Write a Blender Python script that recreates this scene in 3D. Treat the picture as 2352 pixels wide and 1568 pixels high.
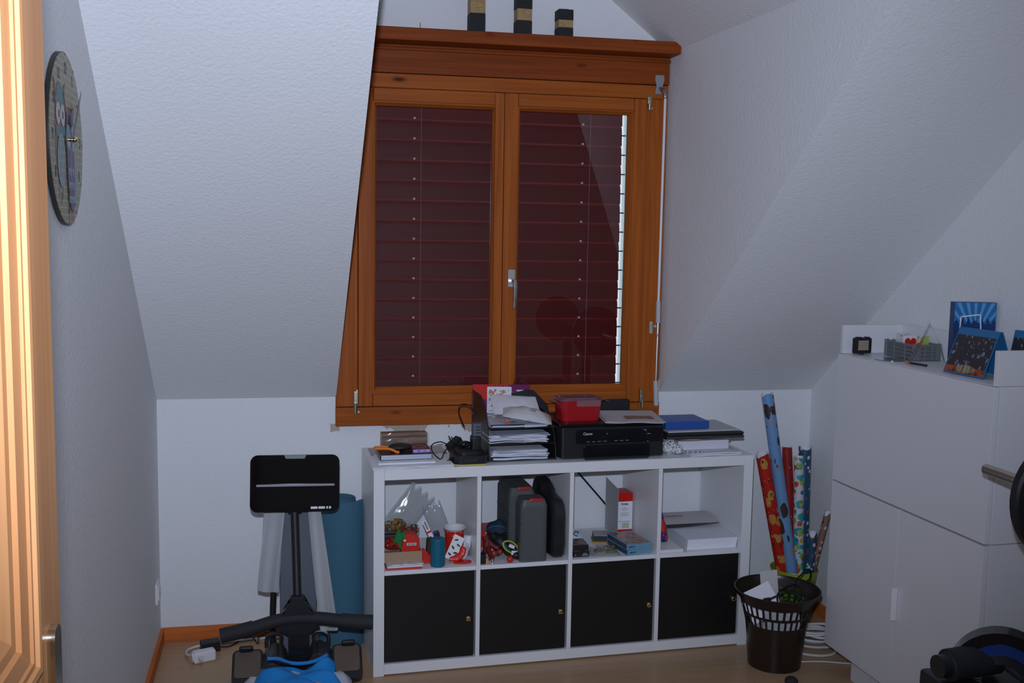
import bpy, bmesh, math, random
from mathutils import Vector, Matrix, Quaternion

for _o in list(bpy.data.objects): bpy.data.objects.remove(_o, do_unlink=True)
scene = bpy.context.scene
col = scene.collection
R = math.radians
rnd = random.Random(7)

# ------------------------------------------------------------------ camera
cam_d = bpy.data.cameras.new('camera'); cam = bpy.data.objects.new('camera', cam_d); col.objects.link(cam)
cam_d.sensor_width = 36.0; cam_d.sensor_fit = 'HORIZONTAL'; cam_d.lens = 36.981
cam_d.clip_start = 0.05; cam_d.clip_end = 60
CP = Vector((-0.26737, -4.11418, 1.60697))
RT = Vector((0.97943, -0.20110, 0.016456)); UP = Vector((0.005231, 0.106839, 0.994263)); FW = Vector((0.201705, 0.973727, -0.105693))
cam.matrix_world = Matrix(((RT.x, UP.x, -FW.x, CP.x), (RT.y, UP.y, -FW.y, CP.y), (RT.z, UP.z, -FW.z, CP.z), (0, 0, 0, 1)))
scene.camera = cam

# ------------------------------------------------------------------ world: overcast daylight outside the blind
w = bpy.data.worlds.new('world'); scene.world = w; w.use_nodes = True
_bg = w.node_tree.nodes['Background']; _bg.inputs[0].default_value = (0.86, 0.93, 1.0, 1); _bg.inputs[1].default_value = 5.0

# ------------------------------------------------------------------ the camera's own flash, just above the lens
fl = bpy.data.lights.new('camera_flash', 'SPOT'); fl.energy = 440; fl.color = (0.86, 0.985, 1.27); fl.shadow_soft_size = 0.022; fl.spot_size = R(88); fl.spot_blend = 1.0
flo = bpy.data.objects.new('camera_flash', fl); col.objects.link(flo)
flo.location = CP + UP * 0.15 + FW * 0.02 - RT * 0.02; flo.rotation_euler = (cam.matrix_world.to_3x3() @ Matrix.Rotation(R(3), 3, 'Y') @ Matrix.Rotation(R(6), 3, 'X')).to_euler()   # flash head aimed a little up and left of the lens axis
# dim ambient from the hall behind the camera: an added, unseen lamp
hl = bpy.data.lights.new('hall_fill', 'AREA'); hl.shape = 'DISK'; hl.size = 0.3; hl.energy = 9; hl.color = (1.0, 0.93, 0.84)
hlo = bpy.data.objects.new('hall_fill', hl); col.objects.link(hlo); hlo.location = (0.1, -5.3, 2.38)

scene.view_settings.view_transform = 'Standard'; scene.view_settings.look = 'None'
scene.view_settings.gamma = 1.0; scene.view_settings.use_curve_mapping = False
scene.view_settings.exposure = -1.0

# ------------------------------------------------------------------ materials
def lin(c):
    c = c / 255.0
    return c / 12.92 if c <= 0.04045 else ((c + 0.055) / 1.055) ** 2.4
LT = (0.36, 0.40, 0.47)
def A(r, g, b, k=1.0):
    'surface colour of something seen as r,g,b under the flash'
    return tuple(min(0.92, max(0.002, lin(v) / (l * k))) for v, l in zip((r, g, b), LT))
MATS = {}
def mat(name, color, rough=0.5, metal=0.0, spec=0.5, noise=None, bump=None, trans=0.0, emit=None, alpha=None, sheen=0.0, coat=0.0, ior=1.45):
    if name in MATS: return MATS[name]
    m = bpy.data.materials.new(name); m.use_nodes = True; nt = m.node_tree; p = nt.nodes['Principled BSDF']
    p.inputs['Base Color'].default_value = (*color, 1); p.inputs['Roughness'].default_value = rough; p.inputs['Metallic'].default_value = metal
    p.inputs['Specular IOR Level'].default_value = spec; p.inputs['IOR'].default_value = ior
    if trans: p.inputs['Transmission Weight'].default_value = trans
    if sheen: p.inputs['Sheen Weight'].default_value = sheen
    if coat: p.inputs['Coat Weight'].default_value = coat
    if alpha is not None: p.inputs['Alpha'].default_value = alpha
    if emit: p.inputs['Emission Color'].default_value = (*emit[0], 1); p.inputs['Emission Strength'].default_value = emit[1]
    tc = None
    if noise or bump:
        tc = nt.nodes.new('ShaderNodeTexCoord')
    if noise:   # (scale xyz, second colour, low, high)
        mp = nt.nodes.new('ShaderNodeMapping'); mp.inputs['Scale'].default_value = noise[0]
        n = nt.nodes.new('ShaderNodeTexNoise'); n.inputs['Scale'].default_value = 1.0; n.inputs['Detail'].default_value = 4
        r = nt.nodes.new('ShaderNodeValToRGB'); r.color_ramp.elements[0].position = noise[2]; r.color_ramp.elements[1].position = noise[3]
        r.color_ramp.elements[0].color = (*color, 1); r.color_ramp.elements[1].color = (*noise[1], 1)
        nt.links.new(tc.outputs['Object'], mp.inputs[0]); nt.links.new(mp.outputs[0], n.inputs['Vector']); nt.links.new(n.outputs[0], r.inputs[0]); nt.links.new(r.outputs[0], p.inputs['Base Color'])
    if bump:    # (scale, strength, distance)
        n = nt.nodes.new('ShaderNodeTexNoise'); n.inputs['Scale'].default_value = bump[0]; n.inputs['Detail'].default_value = 3
        b = nt.nodes.new('ShaderNodeBump'); b.inputs['Strength'].default_value = bump[1]; b.inputs['Distance'].default_value = bump[2]
        nt.links.new(tc.outputs['Object'], n.inputs['Vector']); nt.links.new(n.outputs[0], b.inputs['Height']); nt.links.new(b.outputs[0], p.inputs['Normal'])
    MATS[name] = m
    return m

def wood(name, c1, c2, knot, axis, rough=0.5, freq=60):
    'stained pine, grain along axis 0, 1 or 2'
    m = bpy.data.materials.new(name); m.use_nodes = True; nt = m.node_tree; N = nt.nodes; L = nt.links; p = N['Principled BSDF']
    p.inputs['Roughness'].default_value = rough; p.inputs['Specular IOR Level'].default_value = 0.12
    tc = N.new('ShaderNodeTexCoord'); mp = N.new('ShaderNodeMapping'); s = [freq] * 3; s[axis] = freq * 0.035; mp.inputs['Scale'].default_value = s
    L.new(tc.outputs['Object'], mp.inputs[0])
    n = N.new('ShaderNodeTexNoise'); n.inputs['Scale'].default_value = 1; n.inputs['Detail'].default_value = 5; n.inputs['Distortion'].default_value = 0.6; L.new(mp.outputs[0], n.inputs['Vector'])
    r = N.new('ShaderNodeValToRGB'); e = r.color_ramp.elements; e[0].position = 0.33; e[0].color = (*c1, 1); e[1].position = 0.7; e[1].color = (*c2, 1); L.new(n.outputs[0], r.inputs[0])
    mk = N.new('ShaderNodeMapping'); s = [9.0] * 3; s[axis] = 3.2; mk.inputs['Scale'].default_value = s; L.new(tc.outputs['Object'], mk.inputs[0])
    v = N.new('ShaderNodeTexVoronoi'); v.inputs['Scale'].default_value = 1.0; L.new(mk.outputs[0], v.inputs['Vector'])
    kr = N.new('ShaderNodeValToRGB'); k = kr.color_ramp.elements; k[0].position = 0.05; k[0].color = (1, 1, 1, 1); k[1].position = 0.12; k[1].color = (0, 0, 0, 1); L.new(v.outputs['Distance'], kr.inputs[0])
    mx = N.new('ShaderNodeMix'); mx.data_type = 'RGBA'; L.new(kr.outputs[0], mx.inputs['Factor']); L.new(r.outputs[0], mx.inputs['A']); mx.inputs['B'].default_value = (*knot, 1)
    L.new(mx.outputs['Result'], p.inputs['Base Color'])
    b = N.new('ShaderNodeBump'); b.inputs['Strength'].default_value = 0.08; b.inputs['Distance'].default_value = 0.002; L.new(n.outputs[0], b.inputs['Height']); L.new(b.outputs[0], p.inputs['Normal'])
    MATS[name] = m
    return m

def spots(name, base, layers, rough=0.4, metal=0.0):
    'printed paper: base colour plus voronoi blobs; layers = (scale, radius, colour, offset)'
    m = bpy.data.materials.new(name); m.use_nodes = True; nt = m.node_tree; N = nt.nodes; L = nt.links; p = N['Principled BSDF']
    p.inputs['Roughness'].default_value = rough; p.inputs['Metallic'].default_value = metal
    tc = N.new('ShaderNodeTexCoord'); cur = None
    for (sc, rad, c, off) in layers:
        mp = N.new('ShaderNodeMapping'); mp.inputs['Location'].default_value = (off, off * 1.7, off * 0.6); mp.inputs['Scale'].default_value = sc if isinstance(sc, tuple) else (sc, sc, sc); L.new(tc.outputs['Object'], mp.inputs[0])
        nz = N.new('ShaderNodeTexNoise'); nz.inputs['Scale'].default_value = 2.5; L.new(mp.outputs[0], nz.inputs['Vector'])
        av = N.new('ShaderNodeVectorMath'); av.operation = 'ADD'; sv = N.new('ShaderNodeVectorMath'); sv.operation = 'SCALE'; sv.inputs['Scale'].default_value = 0.35
        L.new(nz.outputs['Color'], sv.inputs[0]); L.new(mp.outputs[0], av.inputs[0]); L.new(sv.outputs[0], av.inputs[1])
        v = N.new('ShaderNodeTexVoronoi'); v.inputs['Scale'].default_value = 1; L.new(av.outputs[0], v.inputs['Vector'])
        t = N.new('ShaderNodeMath'); t.operation = 'LESS_THAN'; t.inputs[1].default_value = rad; L.new(v.outputs['Distance'], t.inputs[0])
        mx = N.new('ShaderNodeMix'); mx.data_type = 'RGBA'; L.new(t.outputs[0], mx.inputs['Factor'])
        if cur is None: mx.inputs['A'].default_value = (*base, 1)
        else: L.new(cur, mx.inputs['A'])
        mx.inputs['B'].default_value = (*c, 1); cur = mx.outputs['Result']
    L.new(cur, p.inputs['Base Color'])
    MATS[name] = m
    return m

def glassy(name, tint=(1, 1, 1), rough=0.0, ior=1.5, film=None):
    'thin clear sheet: transparent with a fresnel mirror on top, optionally some milky film'
    m = bpy.data.materials.new(name); m.use_nodes = True; nt = m.node_tree; N = nt.nodes; L = nt.links
    out = N['Material Output']; N.remove(N['Principled BSDF'])
    t = N.new('ShaderNodeBsdfTransparent'); t.inputs[0].default_value = (*tint, 1)
    g = N.new('ShaderNodeBsdfGlossy'); g.inputs['Roughness'].default_value = rough; g.inputs[0].default_value = (1, 1, 1, 1)
    f = N.new('ShaderNodeFresnel'); f.inputs['IOR'].default_value = ior
    mx = N.new('ShaderNodeMixShader'); 
    ge = N.new('ShaderNodeNewGeometry'); iv = N.new('ShaderNodeMath'); iv.operation = 'SUBTRACT'; iv.inputs[0].default_value = 1.0; L.new(ge.outputs['Backfacing'], iv.inputs[1])
    fm = N.new('ShaderNodeMath'); fm.operation = 'MULTIPLY'; L.new(f.outputs[0], fm.inputs[0]); L.new(iv.outputs[0], fm.inputs[1]); L.new(fm.outputs[0], mx.inputs[0])
    src = t.outputs[0]
    if film:
        d = N.new('ShaderNodeBsdfDiffuse'); d.inputs[0].default_value = (*film[0], 1); m2 = N.new('ShaderNodeMixShader'); m2.inputs[0].default_value = film[1]
        L.new(t.outputs[0], m2.inputs[1]); L.new(d.outputs[0], m2.inputs[2]); src = m2.outputs[0]
    L.new(src, mx.inputs[1]); L.new(g.outputs[0], mx.inputs[2]); L.new(mx.outputs[0], out.inputs['Surface'])
    MATS[name] = m
    return m

WHITE = (0.80, 0.80, 0.80)
def wall_mat(name, peel=False):
    m = bpy.data.materials.new(name); m.use_nodes = True; nt = m.node_tree; N = nt.nodes; L = nt.links; p = N['Principled BSDF']
    p.inputs['Roughness'].default_value = 0.85; p.inputs['Specular IOR Level'].default_value = 0.2
    g = N.new('ShaderNodeNewGeometry')
    n1 = N.new('ShaderNodeTexNoise'); n1.inputs['Scale'].default_value = 95; n1.inputs['Detail'].default_value = 3; n1.inputs['Roughness'].default_value = 0.6; L.new(g.outputs['Position'], n1.inputs['Vector'])
    b = N.new('ShaderNodeBump'); b.inputs['Strength'].default_value = 0.35; b.inputs['Distance'].default_value = 0.006; L.new(n1.outputs[0], b.inputs['Height']); L.new(b.outputs[0], p.inputs['Normal'])
    p.inputs['Base Color'].default_value = (*WHITE, 1)
    if peel:     # bare plaster where the paint came off under the window board
        sp = N.new('ShaderNodeSeparateXYZ'); L.new(g.outputs['Position'], sp.inputs[0])
        n2 = N.new('ShaderNodeTexNoise'); n2.inputs['Scale'].default_value = 14; n2.inputs['Detail'].default_value = 4; L.new(g.outputs['Position'], n2.inputs['Vector'])
        def mth(op, a, bb):
            q = N.new('ShaderNodeMath'); q.operation = op
            for i, v in enumerate((a, bb)):
                if isinstance(v, (int, float)): q.inputs[i].default_value = v
                else: L.new(v, q.inputs[i])
            return q.outputs[0]
        depth = mth('MULTIPLY', mth('SUBTRACT', n2.outputs[0], 0.44), 0.42)
        hit = mth('GREATER_THAN', sp.outputs['Z'], mth('SUBTRACT', 0.832, depth))
        inx = mth('MULTIPLY', mth('GREATER_THAN', sp.outputs['X'], 0.055), mth('LESS_THAN', sp.outputs['X'], 0.44))
        lowx = mth('MULTIPLY', mth('GREATER_THAN', sp.outputs['X'], -0.135), mth('LESS_THAN', sp.outputs['X'], -0.10))
        hit = mth('MULTIPLY', hit, mth('MULTIPLY', mth('MAXIMUM', inx, lowx), mth('MULTIPLY', mth('LESS_THAN', sp.outputs['Z'], 0.84), mth('GREATER_THAN', sp.outputs['Z'], 0.765))))
        mx = N.new('ShaderNodeMix'); mx.data_type = 'RGBA'; L.new(hit, mx.inputs['Factor']); mx.inputs['A'].default_value = (*WHITE, 1); mx.inputs['B'].default_value = (0.50, 0.42, 0.34, 1)
        L.new(mx.outputs['Result'], p.inputs['Base Color'])
    return m
M_wall = wall_mat('rough_white_plaster'); M_wallp = wall_mat('rough_white_plaster_flaking', True)
PINE1, PINE2, PKNOT = A(93, 47, 15), A(112, 61, 21), A(42, 15, 7)
M_pv = wood('stained_pine_vertical', PINE1, PINE2, PKNOT, 2); M_ph = wood('stained_pine_horizontal', PINE1, PINE2, PKNOT, 0)
M_pd = wood('stained_pine_box', A(76, 34, 11), A(92, 44, 15), PKNOT, 0)
M_door = wood('spruce_door', (0.52, 0.23, 0.09), (0.62, 0.31, 0.13), (0.25, 0.08, 0.03), 2, 0.35, 45)
M_doorh = wood('spruce_door_rail', (0.52, 0.23, 0.09), (0.62, 0.31, 0.13), (0.25, 0.08, 0.03), 1, 0.35, 45)
M_base = wood('baseboard_wood', A(118, 66, 32), A(136, 78, 42), A(110, 30, 10), 0)
M_basey = wood('baseboard_wood_y', A(118, 66, 32), A(136, 78, 42), A(110, 30, 10), 1)
M_white = mat('white_laminate', (0.80, 0.80, 0.80), 0.32)
M_whites = mat('white_melamine', (0.74, 0.74, 0.76), 0.38)
M_black = mat('black_matt', (0.012, 0.012, 0.013), 0.5)
M_blackp = mat('black_plastic', (0.016, 0.017, 0.019), 0.38)
M_blackg = mat('black_gloss', (0.008, 0.009, 0.011), 0.12)
M_rubber = mat('black_rubber', (0.02, 0.021, 0.023), 0.75)
M_dgrey = mat('dark_grey_plastic', (0.055, 0.058, 0.062), 0.5)
M_grey = mat('grey_plastic', (0.28, 0.29, 0.30), 0.45)
M_chrome = mat('brushed_steel', (0.62, 0.62, 0.60), 0.28, 1.0)
M_brass = mat('polished_brass', (0.78, 0.58, 0.30), 0.12, 1.0)
M_zinc = mat('zinc_hinge', (0.42, 0.40, 0.32), 0.35, 1.0)
M_paper = mat('white_paper', (0.78, 0.78, 0.82), 0.75)
M_paperg = mat('grey_paper', (0.56, 0.56, 0.60), 0.75)
M_red = mat('bright_red', (0.62, 0.025, 0.015), 0.4)
M_clear = glassy('clear_plastic', (0.97, 0.97, 0.97), 0.06, film=((0.7, 0.7, 0.72), 0.16))
M_glass = glassy('window_glass', (0.84, 0.86, 0.86), 0.0, ior=1.75)      # stands for both sheets of the double glazing
M_wcable = mat('white_cable', (0.72, 0.72, 0.72), 0.45)
M_bcable = mat('black_cable', (0.01, 0.01, 0.01), 0.45)

# ------------------------------------------------------------------ mesh helpers
def nb(): return bmesh.new()
def TRS(loc=(0, 0, 0), rot=(0, 0, 0)):
    from mathutils import Euler
    return Matrix.Translation(Vector(loc)) @ Euler(rot).to_matrix().to_4x4()
def box(bm, c, s, bev=0.0, rot=(0, 0, 0), seg=2):
    M = TRS(c, rot) @ Matrix.Diagonal((*s, 1))
    r = bmesh.ops.create_cube(bm, size=1.0, matrix=M)
    if bev:
        es = list({e for v in r['verts'] for e in v.link_edges})
        bmesh.ops.bevel(bm, geom=es + r['verts'], offset=bev, segments=seg, affect='EDGES', profile=0.5)
    return bm
def bb(bm, x0, x1, y0, y1, z0, z1, bev=0.0):
    return box(bm, ((x0 + x1) / 2, (y0 + y1) / 2, (z0 + z1) / 2), (abs(x1 - x0), abs(y1 - y0), abs(z1 - z0)), bev)
def cyl(bm, p0, p1, r0, r1=None, seg=20, caps=True):
    p0, p1 = Vector(p0), Vector(p1); d = p1 - p0
    q = Vector((0, 0, 1)).rotation_difference(d.normalized())
    M = Matrix.Translation((p0 + p1) / 2) @ q.to_matrix().to_4x4()
    bmesh.ops.create_cone(bm, cap_ends=caps, segments=seg, radius1=r0, radius2=r0 if r1 is None else r1, depth=d.length, matrix=M)
    return bm
def sph(bm, c, r, sc=(1, 1, 1), seg=16, rot=(0, 0, 0)):
    bmesh.ops.create_uvsphere(bm, u_segments=seg, v_segments=max(6, seg // 2), radius=r, matrix=TRS(c, rot) @ Matrix.Diagonal((*sc, 1)))
    return bm
def lathe(bm, prof, seg=28, M=None, a0=0.0, a1=2 * math.pi):
    full = abs(a1 - a0 - 2 * math.pi) < 1e-6; n = seg if full else seg + 1
    rings = []
    for k in range(n):
        a = a0 + (a1 - a0) * k / seg; row = []
        for (r, z) in prof:
            v = Vector((r * math.cos(a), r * math.sin(a), z))
            row.append(bm.verts.new(M @ v if M else v))
        rings.append(row)
    for k in range(seg):
        a, b = rings[k], rings[(k + 1) % n]
        for i in range(len(prof) - 1):
            try: bm.faces.new((a[i], b[i], b[i + 1], a[i + 1]))
            except ValueError: pass
    bmesh.ops.remove_doubles(bm, verts=[v for r_ in rings for v in r_], dist=1e-6)
    return bm
def smooth_path(pts, n=6, closed=False):
    P = [Vector(p) for p in pts]; out = []; m = len(P)
    for i in range(m if closed else m - 1):
        p1, p2 = P[i], P[(i + 1) % m]
        p0 = P[i - 1] if (i > 0 or closed) else p1 * 2 - p2
        p3 = P[(i + 2) % m] if (i + 2 < m or closed) else p2 * 2 - p1
        for k in range(n):
            t = k / n; t2, t3 = t * t, t * t * t
            out.append(0.5 * ((2 * p1) + (p2 - p0) * t + (2 * p0 - 5 * p1 + 4 * p2 - p3) * t2 + (3 * p1 - p0 - 3 * p2 + p3) * t3))
    if not closed: out.append(P[-1])
    return out
def tube(bm, pts, r, seg=8, closed=False, sm=0, flat=1.0):
    P = smooth_path(pts, sm, closed) if sm else [Vector(p) for p in pts]
    n = len(P); rings = []; nrm = None
    for i in range(n):
        a = P[i - 1] if (i > 0 or closed) else P[i]; b = P[(i + 1) % n] if (i < n - 1 or closed) else P[i]
        t = (b - a).normalized()
        if nrm is None:
            nrm = t.orthogonal().normalized()
        nrm = (nrm - t * nrm.dot(t)); nrm = nrm.normalized() if nrm.length > 1e-6 else t.orthogonal().normalized()
        bn = t.cross(nrm); rr = r[i * (len(r) - 1) // max(1, n - 1)] if isinstance(r, (list, tuple)) else r
        rings.append([bm.verts.new(P[i] + (nrm * math.cos(2 * math.pi * k / seg) + bn * math.sin(2 * math.pi * k / seg) * flat) * rr) for k in range(seg)])
    for i in range(n if closed else n - 1):
        A_, B_ = rings[i], rings[(i + 1) % n]
        for k in range(seg): bm.faces.new((A_[k], A_[(k + 1) % seg], B_[(k + 1) % seg], B_[k]))
    if not closed:
        bm.faces.new(rings[0][::-1]); bm.faces.new(rings[-1])
    return bm
def prism(bm, poly, h, M=None, z0=0.0):
    'polygon in local xy, extruded along local z'
    lo = [bm.verts.new((M @ Vector((x, y, z0))) if M else Vector((x, y, z0))) for x, y in poly]
    hi = [bm.verts.new((M @ Vector((x, y, z0 + h))) if M else Vector((x, y, z0 + h))) for x, y in poly]
    n = len(poly); bm.faces.new(lo[::-1]); bm.faces.new(hi)
    for i in range(n): bm.faces.new((lo[i], lo[(i + 1) % n], hi[(i + 1) % n], hi[i]))
    return bm
def rrect(w, h, r, n=5, cx=0, cy=0):
    out = []
    for (sx, sy, a) in ((1, 1, 0), (-1, 1, 90), (-1, -1, 180), (1, -1, 270)):
        for k in range(n + 1):
            t = R(a + 90 * k / n); out.append((cx + sx * (w / 2 - r) + r * math.cos(t), cy + sy * (h / 2 - r) + r * math.sin(t)))
    return out
def circ(r, n=24, cx=0, cy=0, sy=1.0): return [(cx + r * math.cos(2 * math.pi * k / n), cy + r * sy * math.sin(2 * math.pi * k / n)) for k in range(n)]
def sheet(bm, fn, nu, nv, th=0.0):
    g = [[bm.verts.new(fn(i / nu, j / nv)) for j in range(nv + 1)] for i in range(nu + 1)]
    fs = [bm.faces.new((g[i][j], g[i + 1][j], g[i + 1][j + 1], g[i][j + 1])) for i in range(nu) for j in range(nv)]
    if th:
        bmesh.ops.recalc_face_normals(bm, faces=fs)
        bmesh.ops.solidify(bm, geom=fs, thickness=th)
    return bm
XZ = Matrix(((1, 0, 0, 0), (0, 0, -1, 0), (0, 1, 0, 0), (0, 0, 0, 1)))     # local xy -> world xz, extrusion towards -y
YZ = Matrix(((0, 0, 1, 0), (1, 0, 0, 0), (0, 1, 0, 0), (0, 0, 0, 1)))      # local xy -> world yz, extrusion towards +x
def T(x, y, z): return Matrix.Translation((x, y, z))

def obj(name, bm, m, parent=None, loc=(0, 0, 0), rot=(0, 0, 0), smooth=True, ang=35, fix=True):
    if fix: bmesh.ops.recalc_face_normals(bm, faces=bm.faces[:])
    if smooth:
        lim = R(ang)
        for f in bm.faces: f.smooth = True
        for e in bm.edges:
            if len(e.link_faces) != 2 or e.calc_face_angle(0) > lim: e.smooth = False
    me = bpy.data.meshes.new(name); bm.to_mesh(me); bm.free()
    if m: me.materials.append(m)
    o = bpy.data.objects.new(name, me); col.objects.link(o); o.parent = parent; o.location = loc; o.rotation_euler = rot
    if smooth: wn = o.modifiers.new('flat_faces', 'WEIGHTED_NORMAL'); wn.keep_sharp = True; wn.weight = 80
    return o
def tag(o, label, cat, group=None):
    o['label'] = label; o['category'] = cat
    if group: o['group'] = group
    return o
def thing(name, label, cat, loc=(0, 0, 0), rot=0.0, group=None):
    o = bpy.data.objects.new(name, None); col.objects.link(o); o.empty_display_size = 0.05
    o.location = loc; o.rotation_euler = rot if isinstance(rot, tuple) else (0, 0, rot)
    return tag(o, label, cat, group)
def struct(o): o['kind'] = 'structure'; return o
def sroot(name, loc=(0, 0, 0), rz=0.0):
    o = bpy.data.objects.new(name, None); col.objects.link(o); o.location = loc; o.rotation_euler = (0, 0, rz); return struct(o)
def dup(root, loc, rot=None, label=None, group=None):
    r = root.copy(); col.objects.link(r); r.location = loc
    if rot is not None: r.rotation_euler = rot if isinstance(rot, tuple) else (0, 0, rot)
    if label: r['label'] = label
    if group: r['group'] = group
    for ch in list(root.children):
        c = ch.copy(); col.objects.link(c); c.parent = r
        for g in list(ch.children):
            d = g.copy(); col.objects.link(d); d.parent = c
    return r
_FONT = {}
def text(s, size, m, parent, loc, rot=(0, 0, 0), ext=0.0003, name='lettering', align='CENTER', bold=0.0, sx=1.0):
    cu = bpy.data.curves.new(name, 'FONT'); cu.body = s; cu.size = size; cu.extrude = ext; cu.align_x = align; cu.align_y = 'CENTER'; cu.offset = bold; cu.resolution_u = 3
    t = bpy.data.objects.new(name, cu); col.objects.link(t)
    bpy.context.view_layer.update()
    me = bpy.data.meshes.new_from_object(t.evaluated_get(bpy.context.evaluated_depsgraph_get()))
    bpy.data.objects.remove(t, do_unlink=True); bpy.data.curves.remove(cu)
    me.materials.clear(); me.materials.append(m)
    o = bpy.data.objects.new(name, me); col.objects.link(o); o.parent = parent; o.location = loc; o.rotation_euler = rot; o.scale = (sx, 1, 1)
    return o
FRONT = (R(90), 0, 0)      # lettering on a face that looks towards -y

# ================================================================== the setting
TS = math.tan(R(39.3)); KN = 0.947                                  # main roof slope, knee wall height
def XL(y): return -0.782 - 0.016 * y
def XR(y): return 1.900 - 0.048 * y
def DL(y): return -0.113 - 0.033 * y
def DR(y): return 1.212 - 0.033 * y
def RX(y): return 0.550 - 0.033 * y
def SZ(y): return KN - TS * y
EV, RG = 2.322, 2.838                                               # dormer eaves and ridge heights
YE, YR = -(EV - KN) / TS, -(RG - KN) / TS
CEIL = 2.86; YC = -(CEIL - KN) / TS; YF = -3.86; YH = -6.4
def slab(bm, pts, vec):
    a = [bm.verts.new(p) for p in pts]; b = [bm.verts.new(Vector(p) + Vector(vec)) for p in pts]; n = len(pts)
    bm.faces.new(a); bm.faces.new(b[::-1])
    for i in range(n): bm.faces.new((a[i], b[i], b[(i + 1) % n], a[(i + 1) % n]))
    return bm
# floor: light oak laminate
def floor_mat():
    m = bpy.data.materials.new('oak_laminate'); m.use_nodes = True; nt = m.node_tree; N = nt.nodes; L = nt.links; p = N['Principled BSDF']
    p.inputs['Roughness'].default_value = 0.30; p.inputs['Specular IOR Level'].default_value = 0.25
    g = N.new('ShaderNodeNewGeometry'); mp = N.new('ShaderNodeMapping'); mp.inputs['Scale'].default_value = (3.0, 45, 1); L.new(g.outputs['Position'], mp.inputs[0])
    n = N.new('ShaderNodeTexNoise'); n.inputs['Scale'].default_value = 1; n.inputs['Detail'].default_value = 5; L.new(mp.outputs[0], n.inputs['Vector'])
    r = N.new('ShaderNodeValToRGB'); e = r.color_ramp.elements; e[0].position = 0.3; e[0].color = (0.44, 0.275, 0.15, 1); e[1].position = 0.7; e[1].color = (0.52, 0.33, 0.185, 1); L.new(n.outputs[0], r.inputs[0])
    L.new(r.outputs[0], p.inputs['Base Color'])
    return m
bm = nb(); bb(bm, -1.6, 2.6, YH, 0.25, -0.12, 0.0); struct(obj('floor', bm, floor_mat(), smooth=False))
# knee wall with the window opening, dormer gable above
bm = nb()
bb(bm, -1.1, -0.115, 0, 0.2, 0, 1.0); bb(bm, 1.205, 2.3, 0, 0.2, 0, 1.0); bb(bm, -0.115, 1.205, 0, 0.2, 0, 0.832); bb(bm, -0.25, 1.35, 0, 0.2, 2.30, 3.0)
bb(bm, -0.25, -0.012, 0.062, 0.25, 0.832, 2.30); bb(bm, 1.090, 1.35, 0.062, 0.25, 0.832, 2.30)
struct(obj('wall_back', bm, M_wallp, smooth=False))
bm = nb(); slab(bm, [(XL(0.2), 0.2, 0), (XL(YF), YF, 0), (XL(YF), YF, 3.0), (XL(0.2), 0.2, 3.0)], (-0.12, 0, 0)); struct(obj('wall_left', bm, M_wall, smooth=False))
bm = nb(); slab(bm, [(XR(0.2), 0.2, 0), (XR(YF), YF, 0), (XR(YF), YF, 3.0), (XR(0.2), 0.2, 3.0)], (0.12, 0, 0)); struct(obj('wall_right', bm, M_wall, smooth=False))
# roof slopes left and right of the dormer, dormer roof, flat ceiling
NV = Vector((0, math.sin(R(39.3)), math.cos(R(39.3)))) * 0.10
bm = nb()
slab(bm, [(XL(0) - 0.1, 0, KN), (DL(0), 0, KN), (DL(YE), YE, EV), (RX(YR), YR, RG), (RX(YC), YC, CEIL), (XL(YC) - 0.1, YC, CEIL)], NV)
slab(bm, [(XR(0) + 0.1, 0, KN), (DR(0), 0, KN), (DR(YE), YE, EV), (RX(YR), YR, RG), (RX(YC), YC, CEIL), (XR(YC) + 0.1, YC, CEIL)], NV)
struct(obj('ceiling', bm, M_wall, smooth=False))
bm = nb()
slab(bm, [(DL(0.1), 0.1, EV), (DL(YE), YE, EV), (RX(YR), YR, RG), (RX(0.1), 0.1, RG)], (-0.03, 0, 0.1))
slab(bm, [(DR(0.1), 0.1, EV), (DR(YE), YE, EV), (RX(YR), YR, RG), (RX(0.1), 0.1, RG)], (0.03, 0, 0.1))
struct(obj('ceiling_dormer', bm, M_wall, smooth=False))
bm = nb(); bb(bm, -1.1, 2.4, YF - 0.12, YC + 0.02, CEIL, CEIL + 0.12); struct(obj('ceiling_flat', bm, M_wall, smooth=False))
bm = nb(); slab(bm, [(DL(0.2), 0.2, 0.84), (DL(0.06), 0.06, KN), (DL(0), 0, KN + 0.03), (DL(YE), YE + 0.04, EV + 0.01), (DL(0.2), 0.2, EV + 0.01)], (-0.1, 0, 0)); struct(obj('wall_cheek_left', bm, M_wall, smooth=False))
bm = nb(); slab(bm, [(DR(0.2), 0.2, 0.84), (DR(0.06), 0.06, KN), (DR(0), 0, KN + 0.03), (DR(YE), YE + 0.04, EV + 0.01), (DR(0.2), 0.2, EV + 0.01)], (0.1, 0, 0)); struct(obj('wall_cheek_right', bm, M_wall, smooth=False))
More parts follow.
